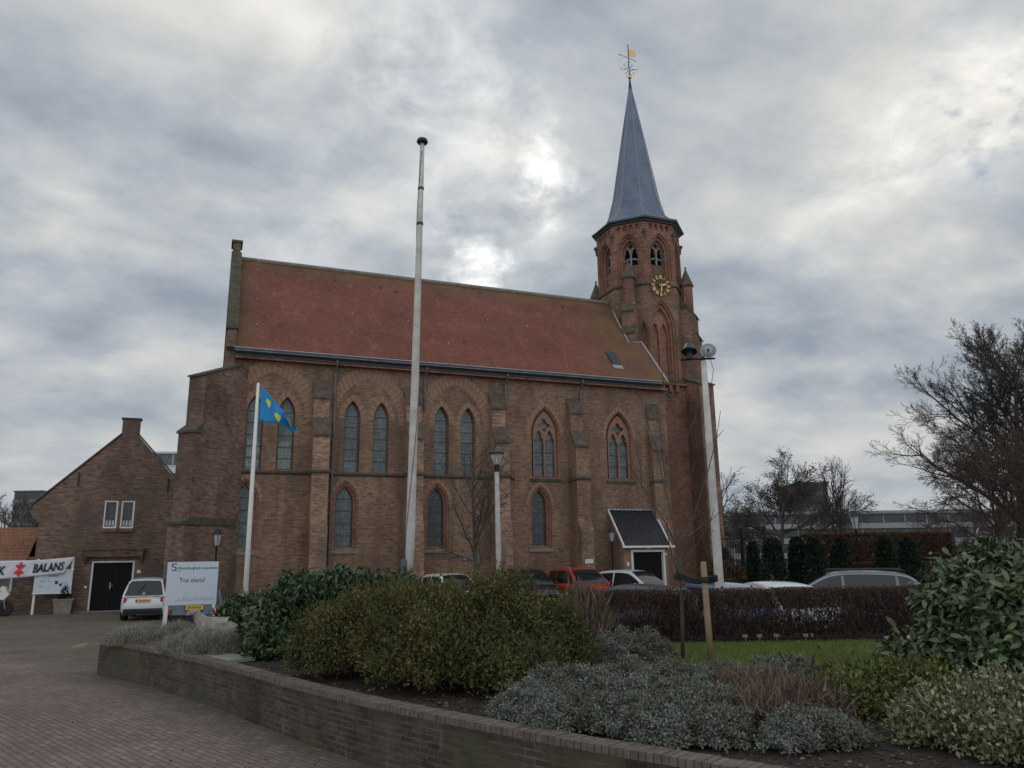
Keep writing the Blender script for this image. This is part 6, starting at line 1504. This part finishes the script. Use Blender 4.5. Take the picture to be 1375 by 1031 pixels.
    if rails:
        for s in (-1, 1):
            mb = MB(); xa, xb = xr+.55, xf-1.05; mb.tube([(xa, s*hwid(zr)*.93, zr-.02), (xa+.1, s*hwid(zr)*.93, zr+.06), (xb-.1, s*hwid(zr)*.93, zr+.06), (xb, s*hwid(zr)*.93, zr-.01)], .018, 6); mb.build('roof_rail', M['zinc'] if rails != 'dark' else M['plast'], t)
    if antenna:
        mb = MB(); mb.prism([(xr+.55, zr+.0), (xr+.80, zr+.02), (xr+.58, zr+.10)], XZ, -.02, .02); mb.build('antenna', M['plast'], t)
    return t, bo
M['p_white'] = paint('white_car_paint', (.62, .63, .63)); M['p_black'] = paint('black_car_paint', (.014, .015, .018)); M['p_red'] = paint('orange_red_car_paint', (.42, .045, .018)); M['p_navy'] = paint('dark_blue_car_paint', (.022, .032, .055))
M['p_slate'] = paint('slate_blue_car_paint', (.055, .07, .095), .25, .3); M['p_silver'] = paint('silver_car_paint', (.62, .64, .67), .2, .3); M['p_blue'] = paint('mid_blue_car_paint', (.06, .105, .22), .22, .2); M['p_grey'] = paint('grey_blue_suv_paint', (.11, .13, .16), .22, .3, .6)
HATCH = dict(top=[(-1.8, .62), (-1.74, .86), (-1.6, .90), (.55, .94), (1.0, .90), (1.5, .80), (1.72, .68), (1.78, .52)], cab=[(-1.74, .86), (-1.66, 1.12), (-1.48, 1.40), (-1.2, 1.47), (-.5, 1.50), (.0, 1.48), (.32, 1.40), (.85, 1.08), (1.08, .93)], L=3.56, Wd=1.64, side=(.40,))
MPV = dict(top=[(-2.1, .62), (-2.05, .95), (-1.9, 1.0), (.9, 1.0), (1.3, .95), (1.8, .82), (2.05, .66), (2.1, .5)], cab=[(-2.03, .96), (-1.95, 1.25), (-1.78, 1.52), (-1.4, 1.58), (-.5, 1.60), (.15, 1.58), (.5, 1.48), (1.1, 1.14), (1.35, .97)], L=4.2, Wd=1.76, side=(.34, .66))
SEDAN = dict(top=[(-2.1, .60), (-2.04, .84), (-1.9, .90), (.7, .92), (1.2, .87), (1.75, .76), (2.02, .62), (2.1, .48)], cab=[(-1.95, .88), (-1.6, 1.12), (-1.2, 1.33), (-.7, 1.41), (-.1, 1.43), (.3, 1.38), (.75, 1.18), (1.2, .90)], L=4.2, Wd=1.70, side=(.36, .66))
SUV = dict(top=[(-2.2, .66), (-2.15, .98), (-2.0, 1.02), (1.0, 1.02), (1.5, .98), (1.95, .86), (2.15, .70), (2.2, .5)], cab=[(-2.1, .99), (-1.92, 1.24), (-1.62, 1.49), (-1.2, 1.57), (-.4, 1.60), (.2, 1.57), (.55, 1.48), (1.05, 1.22), (1.5, .99)], L=4.45, Wd=1.82, side=(.22, .60), wr=.34)
CARS = 'cars parked in front of the church'
def white_hatch():
    t, bo = car('small white hatchback parked with its rear towards us near the hall', (-14.3, 30.9, 0), R(107), 'p_white', plate=.72, **HATCH)
    x = -1.795
    mb = MB(); mb.add([(-1.772, -.60, .92), (-1.772, .60, .92), (-1.63, .56, 1.34), (-1.63, -.56, 1.34)], [(0, 1, 2, 3)]); mb.build('tailgate_glass', M['carglass'], t)
    mb = MB(); mb.lathe([(0, -.01), (.055, -.008), (.055, .008), (0, .01)], (0, 0, 0), 16); e = mb.build('badge', M['zinc'], t); e.location = (-1.79, 0, .97); e.rotation_euler = (0, R(90), 0)
    mb = MB(); mb.box(-1.80, -1.70, -.66, .66, .22, .36); mb.build('diffuser', M['plast'], t)
    mb = MB(); mb.tube([(-1.69, -.02, 1.30), (-1.76, .22, 1.02)], .012, 5); mb.build('wiper', M['plast'], t)
white_hatch()
c2 = at(258, 800, 24.5); car('dark grey car behind the white sign with its yellow plate showing', (c2.x+.35, 24.6, 0), R(104), 'p_slate', plate=.84, **SEDAN)
car('white hatchback behind the olive bush under the flagpole', (-2.45, 30.4, 0), R(-62), 'p_white', group=CARS, **HATCH)
car('black people carrier parked beside the orange red car', (.55, 33.4, 0), R(-74), 'p_black', group=CARS, **MPV)
car('orange red car with roof rails parked against the church', (2.75, 33.2, 0), R(-70), 'p_red', group=CARS, rails=True, **MPV)
car('small dark car with white roof parked before the porch', (5.0, 32.6, 0), R(-48), 'p_navy', roof='p_white', group=CARS, **HATCH)
car('slate blue saloon with a rounded roof behind the hedge', (2.75, 18.9, 0), R(146), 'p_slate', group=CARS, **dict(SEDAN, L=4.2))
car('mid blue car behind the hedge beside the tree stake', (4.85, 19.6, 0), R(112), 'p_blue', group=CARS, **SEDAN)
car('silver car behind the hedge next to the floodlight pole', (6.3, 19.6, 0), R(100), 'p_silver', group=CARS, **dict(SEDAN, Wd=1.66))
car('dark grey blue estate car with chrome window line before the yews', (9.35, 22.4, 0), R(163), 'p_grey', group=CARS, rails='dark', antenna=True, chrome=True, **SUV)
def motorbike():
    c = cw(-12.6, HV-.9, 0); t = thing('motorcycle', 'parked motorcycle with pale fairing under the banner', 'motorcycle', (c.x, c.y, 0), PHI)
    for x in (-.66, .68):
        mb = MB(); mb.lathe([(.22, -.05), (.29, -.05), (.30, 0), (.29, .05), (.22, .05)], (0, 0, 0), 20, axis='Y'); w2 = mb.build('wheel', M['rubber'], t, smooth=True, split=False); w2.location = (x, 0, .30)
        mb = MB(); mb.lathe([(0, -.03), (.21, -.02), (.21, .02), (0, .03)], (0, 0, 0), 12, axis='Y'); mb.build('rim', M['rim'], w2)
    mb = MB(); mb.prism([(-.75, .62), (-.2, .55), (.1, .50), (.3, .62), (.42, .86), (.2, .95), (-.1, .86), (-.35, .78), (-.8, .82)], XZ, -.14, .14); mb.build('frame_body', M['p_black'], t)
    mb = MB(); mb.prism([(-.25, .25), (.35, .25), (.40, .55), (-.2, .6)], XZ, -.18, .18); mb.build('engine', M['zincd'], t)
    mb = MB(); mb.prism([(.30, .72), (.62, .66), (.78, .86), (.62, 1.15), (.48, 1.22), (.40, .98)], XZ, -.20, .20); mb.build('fairing', M['white'], t)
    mb = MB(); mb.prism([(-.8, .84), (-.3, .80), (-.12, .88), (-.3, .92), (-.85, .95)], XZ, -.15, .15); mb.build('seat', M['rubber'], t)
    mb = MB(); mb.tube([(.45, -.36, 1.04), (.5, 0, 1.0), (.45, .36, 1.04)], .018, 6); mb.tube([(.5, -.07, 1.0), (.68, -.07, .30)], .025, 6); mb.tube([(.5, .07, 1.0), (.68, .07, .30)], .025, 6); mb.build('fork', M['rim'], t, split=False)
    mb = MB(); mb.tube([(.1, -.2, .25), (-.3, -.22, .28), (-.85, -.22, .42)], [.03, .04, .05], 8); mb.build('exhaust', M['rim'], t)
    mb = MB(); mb.box(-1.0, -.62, -.26, .26, .95, 1.22); mb.build('top_case', M['p_silver'], t)
motorbike()
